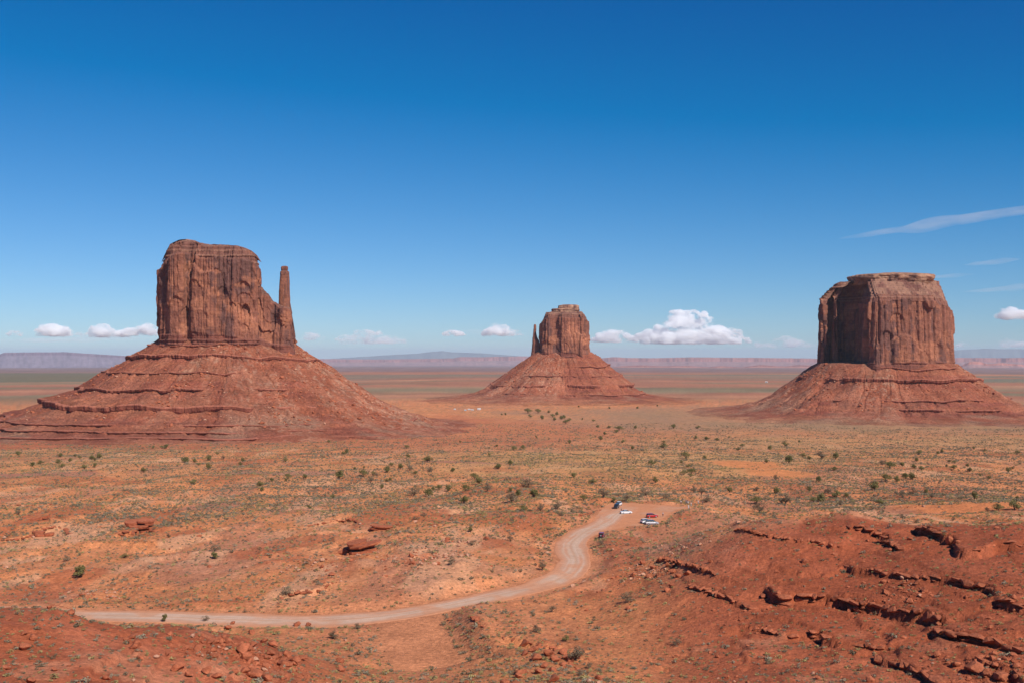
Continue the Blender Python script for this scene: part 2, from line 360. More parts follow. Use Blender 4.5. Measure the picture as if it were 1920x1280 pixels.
LEDGE_PX = [   # (photo polyline, drop m, label)
 ([(1380, 994), (1420, 1000), (1480, 1011), (1530, 1016), (1568, 1021)], 1.0, 'thin rock ledge along the crest of the red hill, left of the tall shadowed ledge'),
 ([(1550, 962), (1560, 970), (1572, 976)], 1.8, 'small dark ledge on the red knoll nearest the junipers at right'),
 ([(1585, 990), (1618, 992), (1642, 1000), (1662, 1014), (1690, 1032)], 2.2, 'crooked shadowed ledge in the middle of the upper right hill'),
 ([(1715, 992), (1740, 1000), (1770, 1011), (1790, 1020), (1803, 1037), (1842, 1036), (1870, 1022), (1925, 1030)], 3.0, 'long crumbling ledge with black shadows high on the right hill below the orange dune'),
 ([(1570, 1062), (1590, 1065), (1640, 1075), (1700, 1081), (1750, 1086), (1790, 1092), (1850, 1106), (1875, 1122)], 2.2, 'long blocky ledge crossing the right hill below the crumbling crest ledge'),
 ([(1437, 1104), (1462, 1124), (1500, 1122), (1560, 1124), (1600, 1136), (1640, 1142), (1700, 1148), (1745, 1158), (1765, 1172)], 3.2, 'thickest orange block ledge in the middle of the right hill'),
 ([(1292, 1098), (1340, 1112), (1380, 1125), (1408, 1140)], 1.3, 'thin ledge running down toward the left tip of the thick orange ledge'),
 ([(1385, 1168), (1440, 1180), (1470, 1189), (1530, 1188), (1560, 1200), (1620, 1210), (1658, 1214)], 1.5, 'long thin ledge below the thick orange ledge'),
 ([(1240, 1046), (1280, 1058), (1312, 1066), (1345, 1077)], 1.2, 'rubble ledge at the left foot of the red hill above the lone dark bush'),
 ([(1635, 1230), (1690, 1245), (1730, 1263), (1760, 1284)], 2.4, 'dark broken ledge cut by the bottom edge of the picture at right'),
 ([(1745, 1184), (1790, 1195), (1850, 1203), (1890, 1218), (1930, 1228)], 3.0, 'tall fissured block ledge near the lower right corner'),
 ([(1830, 1236), (1870, 1250), (1905, 1266), (1930, 1285)], 3.0, 'deeply shadowed ledge in the lower right corner'),
 ([(1868, 1132), (1900, 1142), (1930, 1150)], 1.6, 'short ledge at the right edge above the fissured block ledge'),
 ([(85, 1128), (125, 1139), (152, 1150), (200, 1168)], 1.2, 'crumbling rock rim on top of the left foreground mound beside the road'),
 ([(236, 1186), (256, 1196), (262, 1214), (250, 1228)], 1.8, 'split rock with a black cleft on the left foreground mound'),
 ([(850, 1136), (872, 1130), (905, 1131)], 1.0, 'small rock lip on the knoll by the road junction'),
 ([(884, 1158), (900, 1166), (912, 1175)], 0.8, 'short cracked ledge on the knoll below the road bend'),
 ([(940, 1196), (975, 1200), (1015, 1208), (1050, 1216)], 1.5, 'broken ledge above the rubble beside the big grey bush'),
 ([(20, 986), (50, 968), (92, 957)], 1.9, 'slanting slab ledge at the left edge of the plain'),
 ([(0, 1012), (40, 1010), (75, 998), (118, 990), (132, 1002)], 1.8, 'jumbled slab ledge below the slanting slab at far left'),
 ([(215, 1001), (245, 1000), (268, 990), (292, 996)], 3.2, 'big overhanging slab with a black hollow under it on the left plain'),
 ([(630, 1036), (660, 1032), (690, 1024), (708, 1014)], 3.2, 'undercut dark slab with a shadow slot in the middle of the plain'),
 ([(575, 986), (640, 976), (682, 982)], 1.4, 'thin red ledge behind the undercut slab'),
 ([(690, 991), (736, 993)], 1.4, 'flat dark ledge just right of and behind the undercut slab'),
 ([(742, 983), (780, 985), (850, 985)], 1.0, 'low ledge on the orange bare patch'),
 ([(10, 944), (50, 948), (105, 945)], 1.0, 'hairline ledge above the slanting slab at far left'),
 ([(520, 1122), (560, 1112), (600, 1106), (622, 1092)], 1.5, 'slanting layered ledge just above the road in the left middle'),
 ([(1086, 968), (1105, 962), (1130, 955)], 0.8, 'low bank of rock left of the parked dark jeep'),
]
_ledge_xy = []
for P, drop, lab in LEDGE_PX:
    P2 = pick(P, ledges=False, y1=900)
    # keep neighbouring picks from jumping between near and far surfaces
    for i in range(1, len(P2)):
        if P2[i, 1] > P2[i-1, 1]*1.22 or P2[i, 1] < P2[i-1, 1]/1.22:
            yy = P2[i-1, 1]; P2[i] = (PW(P[i][0], yy), yy)
    if P2[0, 0] > P2[-1, 0]: P2 = P2[::-1]
    P2 = smooth_line(P2, 4) if len(P2) > 2 else P2
    _ledge_xy.append(P2)
    LEDGES.append((P2, drop*0.9, 16.0, 8.0, (P2[:, 0].min()-40, P2[:, 0].max()+40, P2[:, 1].min()-34, P2[:, 1].max()+60)))
print('terrain set up', round(time.time()-T0, 1))
# ------------------------------------------------------------------ ground sheet
def ground_color(x, y, z):
    D = np.hypot(x, y); px = CX+F*x/np.maximum(y, 1); n1 = fbm(x/26, y/26, 4, 101); n2 = fbm(x/7, y/7, 3, 103); n3 = fbm(x/90, y/120, 3, 105)
    c = np.empty((len(x), 3)); c[:] = (0.62, 0.230, 0.105)
    c = mixc(c, (0.68, 0.285, 0.150), sstep(0.0, 0.5, n1)*0.7)
    c = mixc(c, (0.44, 0.150, 0.076), sstep(0.0, 0.5, -n2)*0.5)
    c = mixc(c, (0.53, 0.210, 0.120), sstep(0.15, 0.5, n3)*0.6)
    md = sstep(330, 430, D)*(1-sstep(900, 1400, D))
    c = mixc(c, (0.70, 0.265, 0.115), md*(0.45+0.45*sstep(-0.25, 0.3, n3)))
    hm = hill_mask(x, y)
    c = mixc(c, (0.42, 0.113, 0.056), hm*0.95)
    c = mixc(c, (0.50, 0.155, 0.085), hm*sstep(0.0, 0.45, n1+0.4*n2)*0.8)
    c = mixc(c, (0.58, 0.235, 0.140), hm*sstep(0.35, 0.6, fbm(x/13, y/13, 4, 127))*0.6)
    c = mixc(c, (0.33, 0.080, 0.038), hm*sstep(0.1, 0.5, -n3)*0.5)
    # pale rubble and washed-out patches in the middle
    pm = sstep(270, 330, D)*(1-sstep(420, 500, D))*sstep(0.12, 0.5, fbm(x/22, y/22, 4, 107))
    c = mixc(c, (0.56, 0.290, 0.190), pm*0.6)
    # bare orange sand
    def blob(px_, py_, rx, ry, colr, amt):
        nonlocal c
        p = pick([(px_, py_)], False)[0]; sx = rx*p[1]/F; sy = ry*p[1]**2/(F*abs(H(p[0:1], p[1:2], False)[0]))
        q = np.hypot((x-p[0])/sx, (y-p[1])/sy)+0.35*fbm(x/30, y/30, 3, 109)
        c = mixc(c, colr, (1-sstep(0.75, 1.1, q))*amt)
    # patchy soil: mauve clay, pale wash sand, rusty crust
    mm = sstep(250, 300, D)*(1-sstep(1100, 1500, D))*(1-hm)
    c = mixc(c, (0.47, 0.195, 0.125), mm*sstep(0.16, 0.34, fbm(x/32, y/85, 4, 131))*0.6)
    c = mixc(c, (0.70, 0.370, 0.230), mm*sstep(0.20, 0.36, fbm(x/20, y/50, 4, 133))*0.6)
    c = mixc(c, (0.46, 0.130, 0.060), mm*sstep(0.15, 0.35, fbm(x/26, y/60, 4, 135))*0.7)
    # sage cover of the middle distance (plants too small to build, seen as tint)
    gm = sstep(560, 900, D)*sstep(-0.45, 0.35, fbm(x/130, y/330, 4, 111)+0.10)
    c = mixc(c, (0.46, 0.255, 0.125), gm*0.3*(1-sstep(1900, 2600, D)))
    sp = sstep(0.05, 0.45, fbm(x/3.0, y/7.0, 3, 113))*sstep(600, 1000, D)*(1-sstep(2400, 3500, D))
    c = mixc(c, (0.22, 0.165, 0.100), sp*0.4*(0.3+gm))
    for (qx, qy, sx_, sy_, cc, am) in FLATS:
        q = np.hypot((x-qx)/sx_, (y-qy)/sy_)+0.45*fbm(x/120, y/160, 3, 137); c = mixc(c, cc, (1-sstep(0.7, 1.15, q))*am*(0.75+0.5*fbm(x/25, y/60, 3, 139)))
    # red skirts and grey-green flats round the buttes
    gr = (1-0.8*np.exp(-(((x+60)/260)**2+((y-1500)/420)**2)))*sstep(1350, 1800, D)*sstep(0.0, 0.35, fbm(x/260, y/500, 3, 115)+0.12*(px > 880))
    c = mixc(c, (0.33, 0.205, 0.125), gr*0.65)
    for b in BARE: blob(*b)
    # far plain: stretched bands
    fr = sstep(2300, 3300, D); lb = np.log(D)
    b1 = fbm(x/2600, lb*14, 5, 121); b2 = fbm(x/1700, lb*24, 4, 123)
    cf = np.empty_like(c); cf[:] = (0.38, 0.165, 0.105)
    cf = mixc(cf, (0.21, 0.175, 0.110), sstep(0.0, 0.22, b1)*0.85)
    cf = mixc(cf, (0.52, 0.240, 0.150), sstep(0.1, 0.4, b2)*0.6)
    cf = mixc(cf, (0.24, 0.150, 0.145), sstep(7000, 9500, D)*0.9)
    fine = fbm(x/220, lb*70, 3, 125); cf = cf*(1+0.28*fine)[:, None]
    lf = 1-sstep(240, 420, px)
    g1 = sstep(2450, 2650, D)*(1-sstep(3000, 3300, D)) + sstep(4600, 5000, D)*(1-sstep(8200, 8800, D))
    cf = mixc(cf, (0.16, 0.145, 0.095), np.clip(g1, 0, 1)*lf*0.9)
    g2 = sstep(4700, 5100, D)*(1-sstep(6400, 7000, D))*(1-lf)
    cf = mixc(cf, (0.20, 0.175, 0.130), g2*0.9*sstep(-0.5, -0.1, b1))
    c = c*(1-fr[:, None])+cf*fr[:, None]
    # dusty verge of the road
    c = c*np.array((1.0, 0.98, 0.86))
    rd = road_dist(x, y); c = mixc(c, np.array((0.62, 0.240, 0.108))*(1+0.15*n1+0.12*n2)[:, None], (1-sstep(1, 7+5*n2, rd))*0.85)
    return c
FLATS = [(-560, 1225, 330, 110, (0.42, 0.130, 0.070), 0.85), (-200, 1290, 200, 130, (0.48, 0.165, 0.085), 0.7), (-760, 1180, 300, 110, (0.42, 0.130, 0.070), 0.8), (-70, 1500, 260, 420, (0.50, 0.165, 0.085), 0.9), (330, 1950, 330, 420, (0.37, 0.205, 0.135), 0.7), (600, 1250, 420, 170, (0.50, 0.280, 0.140), 0.6), (90, 900, 170, 230, (0.54, 0.310, 0.140), 0.6)]
BARE = [(1395, 868, 60, 17, (0.66, 0.245, 0.100), 1.0), (1460, 885, 62, 12, (0.66, 0.245, 0.100), 1.0),
        (1790, 950, 120, 20, (0.64, 0.220, 0.090), 1.0), (780, 1000, 60, 16, (0.66, 0.250, 0.120), 0.9),
        (330, 935, 50, 10, (0.66, 0.260, 0.130), 0.9), (1730, 916, 60, 8, (0.58, 0.175, 0.080), 0.8),
        (400, 945, 60, 14, (0.38, 0.165, 0.125), 0.7), (30, 890, 180, 7, (0.38, 0.165, 0.125), 0.7),
        (520, 886, 160, 5, (0.42, 0.200, 0.150), 0.7), (860, 866, 90, 3, (0.36, 0.15, 0.12), 0.7)]
az = np.concatenate([np.linspace(-math.pi, -0.62, 22)[:-1], np.linspace(-0.62, -0.475, 24)[:-1], np.linspace(-0.475, 0.475, 730), np.linspace(0.475, 0.62, 24)[1:], np.linspace(0.62, math.pi, 22)[1:]])
rr = np.concatenate([np.linspace(1.5, 90, 30)[:-1], np.exp(np.linspace(math.log(90), math.log(480), 430))[:-1],
     np.exp(np.linspace(math.log(480), math.log(2400), 165))[:-1], np.exp(np.linspace(math.log(2400), math.log(70000), 80))])
AZ, RR = np.meshgrid(az, rr); gx = (np.sin(AZ)*RR).ravel(); gy = (np.cos(AZ)*RR).ravel()
gz = H(gx, gy)
gme = raw_mesh('ground', np.stack([gx, gy, gz], -1), grid_quads(len(rr), len(az)), ground_color(gx, gy, gz), 'ground')
tag(add('ground', gme), kind='structure')
print('ground', round(time.time()-T0, 1))

# driven surface: a sheet laid over the flattened bed
def ribbon(name, line, half, step=1.0, lift=0.09, seed=1):
    P = np.array(line); seg = np.hypot(*np.diff(P, axis=0).T); cum = np.concatenate([[0], np.cumsum(seg)])
    s = np.arange(0, cum[-1], step); cx = np.interp(s, cum, P[:, 0]); cy_ = np.interp(s, cum, P[:, 1])
    tx = np.gradient(cx); ty = np.gradient(cy_); l = np.hypot(tx, ty); nx, ny = -ty/l, tx/l
    lat = np.linspace(-1, 1, 41); wl = half+1.7*fbm(s/14, s*0, 4, seed); wr = half+1.7*fbm(s/14, s*0+50, 4, seed)
    Wd = np.where(lat[None] < 0, wl[:, None], wr[:, None])*lat[None]
    X = cx[:, None]+nx[:, None]*Wd; Y = cy_[:, None]+ny[:, None]*Wd
    x, y = X.ravel(), Y.ravel(); z = H(x, y)+lift
    z = z.reshape(X.shape); z[:, 0] -= 0.12; z[:, -1] -= 0.12; z = z.ravel()
    la = np.broadcast_to(lat[None], X.shape).ravel(); ss = np.broadcast_to(s[:, None], X.shape).ravel()
    n = fbm_s(ss/14, la*3, 3, 201); n2 = fbm_s(ss/40, la*5+9, 3, 203)
    c = np.empty((len(x), 3)); c[:] = (0.56, 0.275, 0.160)
    pale = sstep(-0.35, 0.35, n+0.55-np.abs(la+0.1)*0.9)
    c = mixc(c, (0.56, 0.375, 0.260), pale*0.85)
    c = mixc(c, (0.55, 0.225, 0.110), sstep(0.5, 0.95, np.abs(la)+0.3*n)*0.85)
    c = mixc(c, (0.52, 0.31, 0.21), sstep(0.1, 0.5, n2)*0.5)
    wand = 0.10*fbm(ss/30, ss*0, 2, 209)
    for lc in (-0.48, -0.2, 0.18, 0.45): c = mixc(c, (0.66, 0.47, 0.36), np.exp(-((la-lc-wand)/0.055)**2)*0.32*sstep(-0.4, 0.3, fbm(ss/25, ss*0+lc*9, 2, 211)))
    c = mixc(c, (0.50, 0.24, 0.13), np.exp(-((la-0.0-wand)/0.07)**2)*0.45)
    c = mixc(c, (0.58, 0.25, 0.125), sstep(0.12, 0.42, fbm(x/9, y/14, 4, 213))*0.6)
    return raw_mesh(name, np.stack([x, y, z], -1), grid_quads(len(s), 41), c, 'road')
tag(add('dirt_road', ribbon('dirt_road', ROADS, 5.4)), kind='structure')
# car park: fan of rings over the polygon
pc = PARK.mean(0); pp = smooth_line(np.vstack([PARK, PARK[:1]]), 8)[:-1]
rings = np.linspace(0.02, 1.0, 26); rad = 1+0.05*fbm(np.arange(len(pp))/5.0, np.zeros(len(pp)), 3, 9)
px_ = pc[0]+(pp[None, :, 0]-pc[0])*rings[:, None]*rad[None]; py_ = pc[1]+(pp[None, :, 1]-pc[1])*rings[:, None]*rad[None]
x, y = px_.ravel(), py_.ravel(); z = H(x, y)+0.05; cpk = np.empty((len(x), 3)); cpk[:] = (0.57, 0.235, 0.112)
cpk = mixc(cpk, (0.55, 0.30, 0.185), sstep(-0.1, 0.5, fbm(x/8, y/8, 3, 207))*0.5)
tag(add('gravel_car_park', raw_mesh('gravel_car_park', np.stack([x, y, z], -1), grid_quads(len(rings), len(pp), True), cpk, 'road')), kind='structure')
print('roads', round(time.time()-T0, 1))

# ------------------------------------------------------------------ buttes
def resample(P, n):
    P = np.vstack([P, P[:1]]); seg = np.hypot(*np.diff(P, axis=0).T); cum = np.concatenate([[0], np.cumsum(seg)])
    # more samples on the side that faces the viewpoint
    f = np.linspace(0, cum[-1], 2000); yy = np.interp(f, cum, P[:, 1]); wt = 0.35+0.65*(1-sstep(-0.1, 0.5, (yy-yy.mean())/(yy.max()-yy.min())))
    cw = np.concatenate([[0], np.cumsum(0.5*(wt[1:]+wt[:-1]))]); s = np.interp(np.linspace(0, cw[-1], n, endpoint=False), cw, f)
    return np.stack([np.interp(s, cum, P[:, 0]), np.interp(s, cum, P[:, 1])], -1), s, cum[-1]
def cells(s, L, width, rng):
    n = max(4, int(L/width)); e = np.sort(np.concatenate([[0, L], (np.arange(1, n)+rng.uniform(-0.42, 0.42, n-1))*L/n]))
    i = np.clip(np.searchsorted(e, s % L, side='right')-1, 0, n-1)
    w_ = e[i+1]-e[i]; return i, ((s % L)-e[i])/w_, w_, n
ROCK = np.array((0.255, 0.098, 0.061)); FRESH = (0.39, 0.152, 0.084); VARN = (0.108, 0.058, 0.053); DUSK = (0.185, 0.074, 0.053)
def cliff_mesh(name, Y0, outline, top, bot, spine, yspine, shrink, seed, N=620, M=150, taper=4.0, layer_top=0.14, layer_bot=0.12, amp=1.0, MC=34, plateau=1.0):
    rng = np.random.default_rng(seed)
    W = np.array([(PW(px, Y0+dy), Y0+dy) for px, dy in outline]); P, s, L = resample(W, N)
    # smooth the corners a little
    for _ in range(2): P = 0.5*P+0.25*(np.roll(P, 1, 0)+np.roll(P, -1, 0))
    tg = np.roll(P, -1, 0)-np.roll(P, 1, 0); tg /= np.linalg.norm(tg, axis=1)[:, None]; nrm = np.stack([tg[:, 1], -tg[:, 0]], -1)
    ppx = CX+F*P[:, 0]/P[:, 1]
    top = np.array(top); bot = np.array(bot); spine = np.array(spine)
    zt = (HY-np.interp(ppx, top[:, 0], top[:, 1]))*P[:, 1]/F; zb = (HY-np.interp(ppx, bot[:, 0], bot[:, 1]))*P[:, 1]/F - 10
    jag = rng.normal(0, 1, N); jag = 0.5*jag+0.25*(np.roll(jag, 1)+np.roll(jag, -1))
    zt = zt + 0.9*jag*amp
    v = np.linspace(0, 1, M); V, S = np.meshgrid(v, s, indexing='ij'); Z = zb[None]+(zt-zb)[None]*V
    off = np.zeros_like(Z); fresh = np.zeros_like(Z); varn = np.zeros_like(Z)
    for (wd, A, B, crack, cw) in ((29, 7.5, 1.6, 10.5, 1.7), (12, 4.2, 1.0, 5.0, 0.95), (5.0, 1.2, 0.4, 1.3, 0.6)):
        wob = wd*0.10*fbm_s(S/wd*0.8, Z/wd*0.35, 3, seed+int(wd))
        i, t, w_, n = cells(S+wob, L, wd, rng)
        r = rng.uniform(-1, 1, n); r2 = rng.uniform(-1, 1, n); vs = rng.uniform(0.25, 1.1, n); cr = rng.uniform(0.15, 1.0, n)**1.5; vc = rng.uniform(-0.2, 0.6, n)
        arch = vs[i]+0.10*(1-(2*t-1)**2)*np.sign(rng.uniform(-1, 1, n))[i]
        hi = sstep(-0.012, 0.012, V-arch)
        off += amp*A*0.6*(r[i]*(1-hi)+r2[i]*hi); off += amp*B*0.5*(1-np.abs(2*t-1)**3)
        de = np.minimum(t, 1-t)*w_
        fade = sstep(0.0, 0.15, V-vc[i])*(1-sstep(0.9, 1.0, V))
        off -= amp*crack*cr[i]*np.exp(-(de/cw)**2)*fade
        fresh += (r2[i] < r[i]-0.55)*(hi*(1-sstep(0.05, 0.25, V-arch)))*0.5
        if wd < 20: fresh += 0.75*(rng.uniform(0, 1, n) > 0.80)[i]*sstep(0, 0.03, V-0.12)*(1-hi)
    # arched spalls
    for _ in range(int(46*amp)):
        cs = rng.uniform(0, L); ww = rng.uniform(5, 20); c0 = rng.uniform(0.12, 0.7); hh = rng.uniform(0.06, 0.25)
        ds = (S-cs+L/2) % L-L/2; u = np.abs(ds)/ww
        lim = c0+hh*np.sqrt(np.clip(1-u*u, 0, 1)); inside = (u < 1)*sstep(-0.006, 0.006, lim-V)*sstep(c0-0.14, c0+0.02, V)
        dp = rng.uniform(0.6, 2.4); off -= dp*amp*inside; fresh += inside*(rng.uniform() > 0.45)*0.8
    # layered foot and layered crown
    lay = np.array([rng.uniform(-1, 1) for _ in range(80)])
    zi = np.floor((Z-zb.min())/2.6+0.4*fbm_s(S/30, Z*0, 2, seed+5)).astype(int) % 80
    fb = 1-sstep(layer_bot*0.75, layer_bot, V+0.03*fbm_s(S/25, S*0, 2, seed+7)); ft = sstep(1-layer_top, 1-layer_top*0.85, V+0.02*fbm_s(S/25, S*0+9, 2, seed+9))
    off = off*(1-0.55*fb)*(1-0.45*ft) + fb*(1.6+1.1*lay[zi]) + ft*(1.0*lay[zi]-5.0*(V-1+layer_top)/max(layer_top, 1e-3)*0.9)
    off += 0.6*amp*fbm_s(S/9, Z/9, 4, seed+11) + 0.55*fbm_s(S/2.6, Z/5.5, 2, seed+13) + 0.5*amp*vn2(np.floor(S/3.1+0.4*np.sin(Z/9)), np.floor(Z/7.5+2*vn2(S/3.1, S*0, seed+29)), seed+31)
    off -= taper*V
    X = P[None, :, 0]+nrm[None, :, 0]*off; Yv = P[None, :, 1]+nrm[None, :, 1]*off
    # top surface
    C0 = P.mean(0)
    wv = np.linspace(0, 1, MC+1)[1:]
    xr, yr, zr = X[-1], Yv[-1], Z[-1]
    xt = C0[0]+(xr-C0[0])*shrink; yt = np.full(N, Y0+yspine)+(yr-Y0-yspine)*0.02
    pxs = CX+F*xt/yt; zs = (HY-np.interp(pxs, spine[:, 0], spine[:, 1]))*yt/F
    Wv = wv[:, None]; st = np.floor(Wv*5+0.35*fbm_s(s[None]/22, Wv*0, 2, seed+15))/5
    Wp = np.clip(Wv/plateau, 0, 1); st = np.clip(np.floor(Wp*5+0.35*fbm_s(s[None]/22, Wv*0, 2, seed+15))/5, 0, 1)
    prof = np.clip((0.65 if plateau > 0.9 else 0.35)*Wp+(0.35 if plateau > 0.9 else 0.65)*st, 0, 1)
    TX = xr[None]+(xt-xr)[None]*Wv; TY = yr[None]+(yt-yr)[None]*Wv
    TZ = zr[None]+(zs-zr)[None]*prof + 1.6*amp*fbm_s(TX/11, TY/11, 4, seed+17)*np.sin(np.pi*np.clip(Wv*1.0, 0, 1))
    XX = np.vstack([X, TX]); YY = np.vstack([Yv, TY]); ZZ = np.vstack([Z, TZ])
    n1 = fbm_s(S/16, Z/60, 4, seed+21); n2 = fbm_s(S/5, Z/34, 4, seed+23); n3 = fbm_s(S/24, Z/18, 3, seed+25)
    c = np.empty(Z.shape+(3,)); c[:] = ROCK
    c = mixc(c, VARN, sstep(0.02, 0.20, n1+0.45*n2)*0.68)
    c = mixc(c, DUSK, sstep(0.0, 0.4, n2)*0.5)
    c = mixc(c, FRESH, np.clip(fresh, 0, 1)*sstep(-0.1, 0.15, n3+0.3*n2)*0.85)
    c = mixc(c, FRESH, sstep(0.20, 0.32, n3-0.4*n1)*0.55)
    c = mixc(c, (0.215, 0.072, 0.048), fb*0.85); c = mixc(c, (0.17, 0.066, 0.048), fb*(lay[zi] > 0.3)*0.6)
    c = mixc(c, (0.20, 0.085, 0.060), ft*0.7); c = mixc(c, (0.32, 0.16, 0.105), ft*(lay[zi] > 0.5)*0.5)
    ct = np.empty(TX.shape+(3,)); ct[:] = (0.29, 0.145, 0.095)
    ct = mixc(ct, (0.19, 0.080, 0.058), sstep(-0.2, 0.3, fbm_s(s[None]/20, Wv*6, 3, seed+27)))
    CC = np.concatenate([c, ct], 0)
    q = grid_quads(XX.shape[0], N, True)
    return raw_mesh(name, np.stack([XX.ravel(), YY.ravel(), ZZ.ravel()], -1), q, CC.reshape(-1, 3), 'cliff', smooth=False)
def stack_mesh(name, Y, prof, depth, seed, mat='cliff', N=90, M=70, rough=0.8, sq=2.6, colr=None, colr2=None, ragged=0.0):
    """tower of rings given as (row, left column, right column) from the bottom up"""
    prof = np.array(prof, float); t = np.linspace(0, len(prof)-1, M); k = np.arange(len(prof))
    py = np.interp(t, k, prof[:, 0]); pl = np.interp(t, k, prof[:, 1]); pr = np.interp(t, k, prof[:, 2])
    cx = PW((pl+pr)/2, Y); hw = (pr-pl)/2*Y/F; z = PZ(py, Y); th = np.linspace(0, 2*np.pi, N, endpoint=False)
    ct, st = np.cos(th), np.sin(th); rs = (np.abs(ct)**sq+np.abs(st)**sq)**(-1/sq)
    zc = z[:, None]+0*th[None]; TH = th[None]+0*zc
    nz = rough*(fbm_s(TH*hw.mean()/3.0, zc/6, 4, seed)*1.0+0.7*fbm_s(TH*2.2, zc/22, 3, seed+3)+0.5*(vn2(np.floor(zc/2.4+0.3*np.sin(TH*3)), TH*0.7, seed+5)))
    # joints that run down the faces
    rng = np.random.default_rng(seed)
    for _ in range(9):
        a = rng.uniform(0, 2*np.pi); d = np.abs((TH-a+np.pi) % (2*np.pi)-np.pi)*hw[:, None]; nz -= rough*1.4*np.exp(-(d/0.9)**2)*rng.uniform(0.2, 1)
    dep = hw*depth if np.isscalar(depth) else np.interp(t, k, depth)*Y/F
    irr = 1+ragged*(fbm_s(TH*2.3, zc/15, 3, seed+21)+0.55*vn2(np.floor(TH*9+np.sin(TH*4)), np.floor(zc/5), seed+23))
    rs = rs[None]*irr
    X = cx[:, None]+(hw[:, None]*rs+nz*0.7)*ct[None]; Yv = Y+(dep[:, None]*rs+nz*0.7)*st[None]; Z = zc+0.25*rough*fbm_s(TH*3, zc/2, 2, seed+9)
    # close the top
    X = np.vstack([X, cx[-1]+(X[-1]-cx[-1])*0.5, np.full((1, N), cx[-1])]); Yv = np.vstack([Yv, Y+(Yv[-1]-Y)*0.5, np.full((1, N), Y)])
    Z = np.vstack([Z, Z[-1]+0.4, np.full((1, N), z[-1]+0.6)])
    c = np.empty(X.shape+(3,)); c[:] = ROCK if colr is None else colr
    S = np.broadcast_to(th[None], X.shape); n1 = fbm_s(S*4, Z/14, 4, seed+11)
    c = mixc(c, VARN if colr2 is None else colr2, sstep(0.0, 0.35, n1)*0.6); c = mixc(c, FRESH if colr is None else (0.50, 0.30, 0.19), sstep(0.05, 0.4, -n1)*0.55)
    return raw_mesh(name, np.stack([X.ravel(), Yv.ravel(), Z.ravel()], -1), grid_quads(X.shape[0], N, True), c.reshape(-1, 3), mat, smooth=False)
def talus_height(x, y, spec):
    dx = (x-spec['c'][0]); dy = (y-spec['c'][1]); th = np.arctan2(dy, dx)
    a, b = spec['ab']; e = 2.5; rel = (np.abs(dx/a)**e+np.abs(dy/b)**e)**(1/e)
    rho = np.hypot(dx, dy); d = rho*(1-1/np.maximum(rel, 1e-3))
    # direction-dependent run-out
    run = np.interp(th, *spec['run'])*(1+0.16*fbm_s(np.cos(th)*2.6+9, np.sin(th)*2.6, 3, spec['seed']+31))
    gul = fbm_s(np.cos(th)*7+np.sin(th)*3, np.sin(th)*7-np.cos(th)*3, 4, spec['seed'])
    dd = d/run + 0.012*gul*np.clip(d/run*3, 0, 1)
    P = np.array(spec['prof'])
    # smooth scree covering the strata in some sectors
    z1 = np.interp(dd, P[:, 0], P[:, 1]); sm = np.array(spec['smooth']); z2 = np.interp(dd, sm[:, 0], sm[:, 1])
    cov = sstep(-0.1, 0.3, fbm_s(np.cos(th)*3.1+4, np.sin(th)*3.1, 3, spec['seed']+3) + np.interp(th, *spec['cover']) + 0.25*fbm(x/60, y/60, 3, spec['seed']+5))
    cov = np.clip(cov, 0.08, 1)
    z = z1*(1-cov)+z2*cov
    zw = z + 2.0*np.interp(th, *spec.get('tilt', ([-4, 4], [0, 0])))
    g = 4.8*fbm(x/38, y/38, 4, spec['seed']+7)+1.5*fbm(x/8, y/8, 3, spec['seed']+9)-3.0*np.exp(-(np.abs(fbm_s(th*9+0.5*fbm(x/50, y/50, 2, 5), d/300, 3, spec['seed']+15))/0.05)**2)*sstep(0.03, 0.25, dd)+0.7*ridged(np.cos(th)*16+0.4*fbm(x/40, y/40, 2, 3), np.sin(th)*16+d/90, 3, spec['seed']+13)*sstep(0.02, 0.3, dd)
    return zw + g*sstep(-0.02, 0.03, dd)*(1-0.75*sstep(0.75, 1.2, dd)), dd, cov
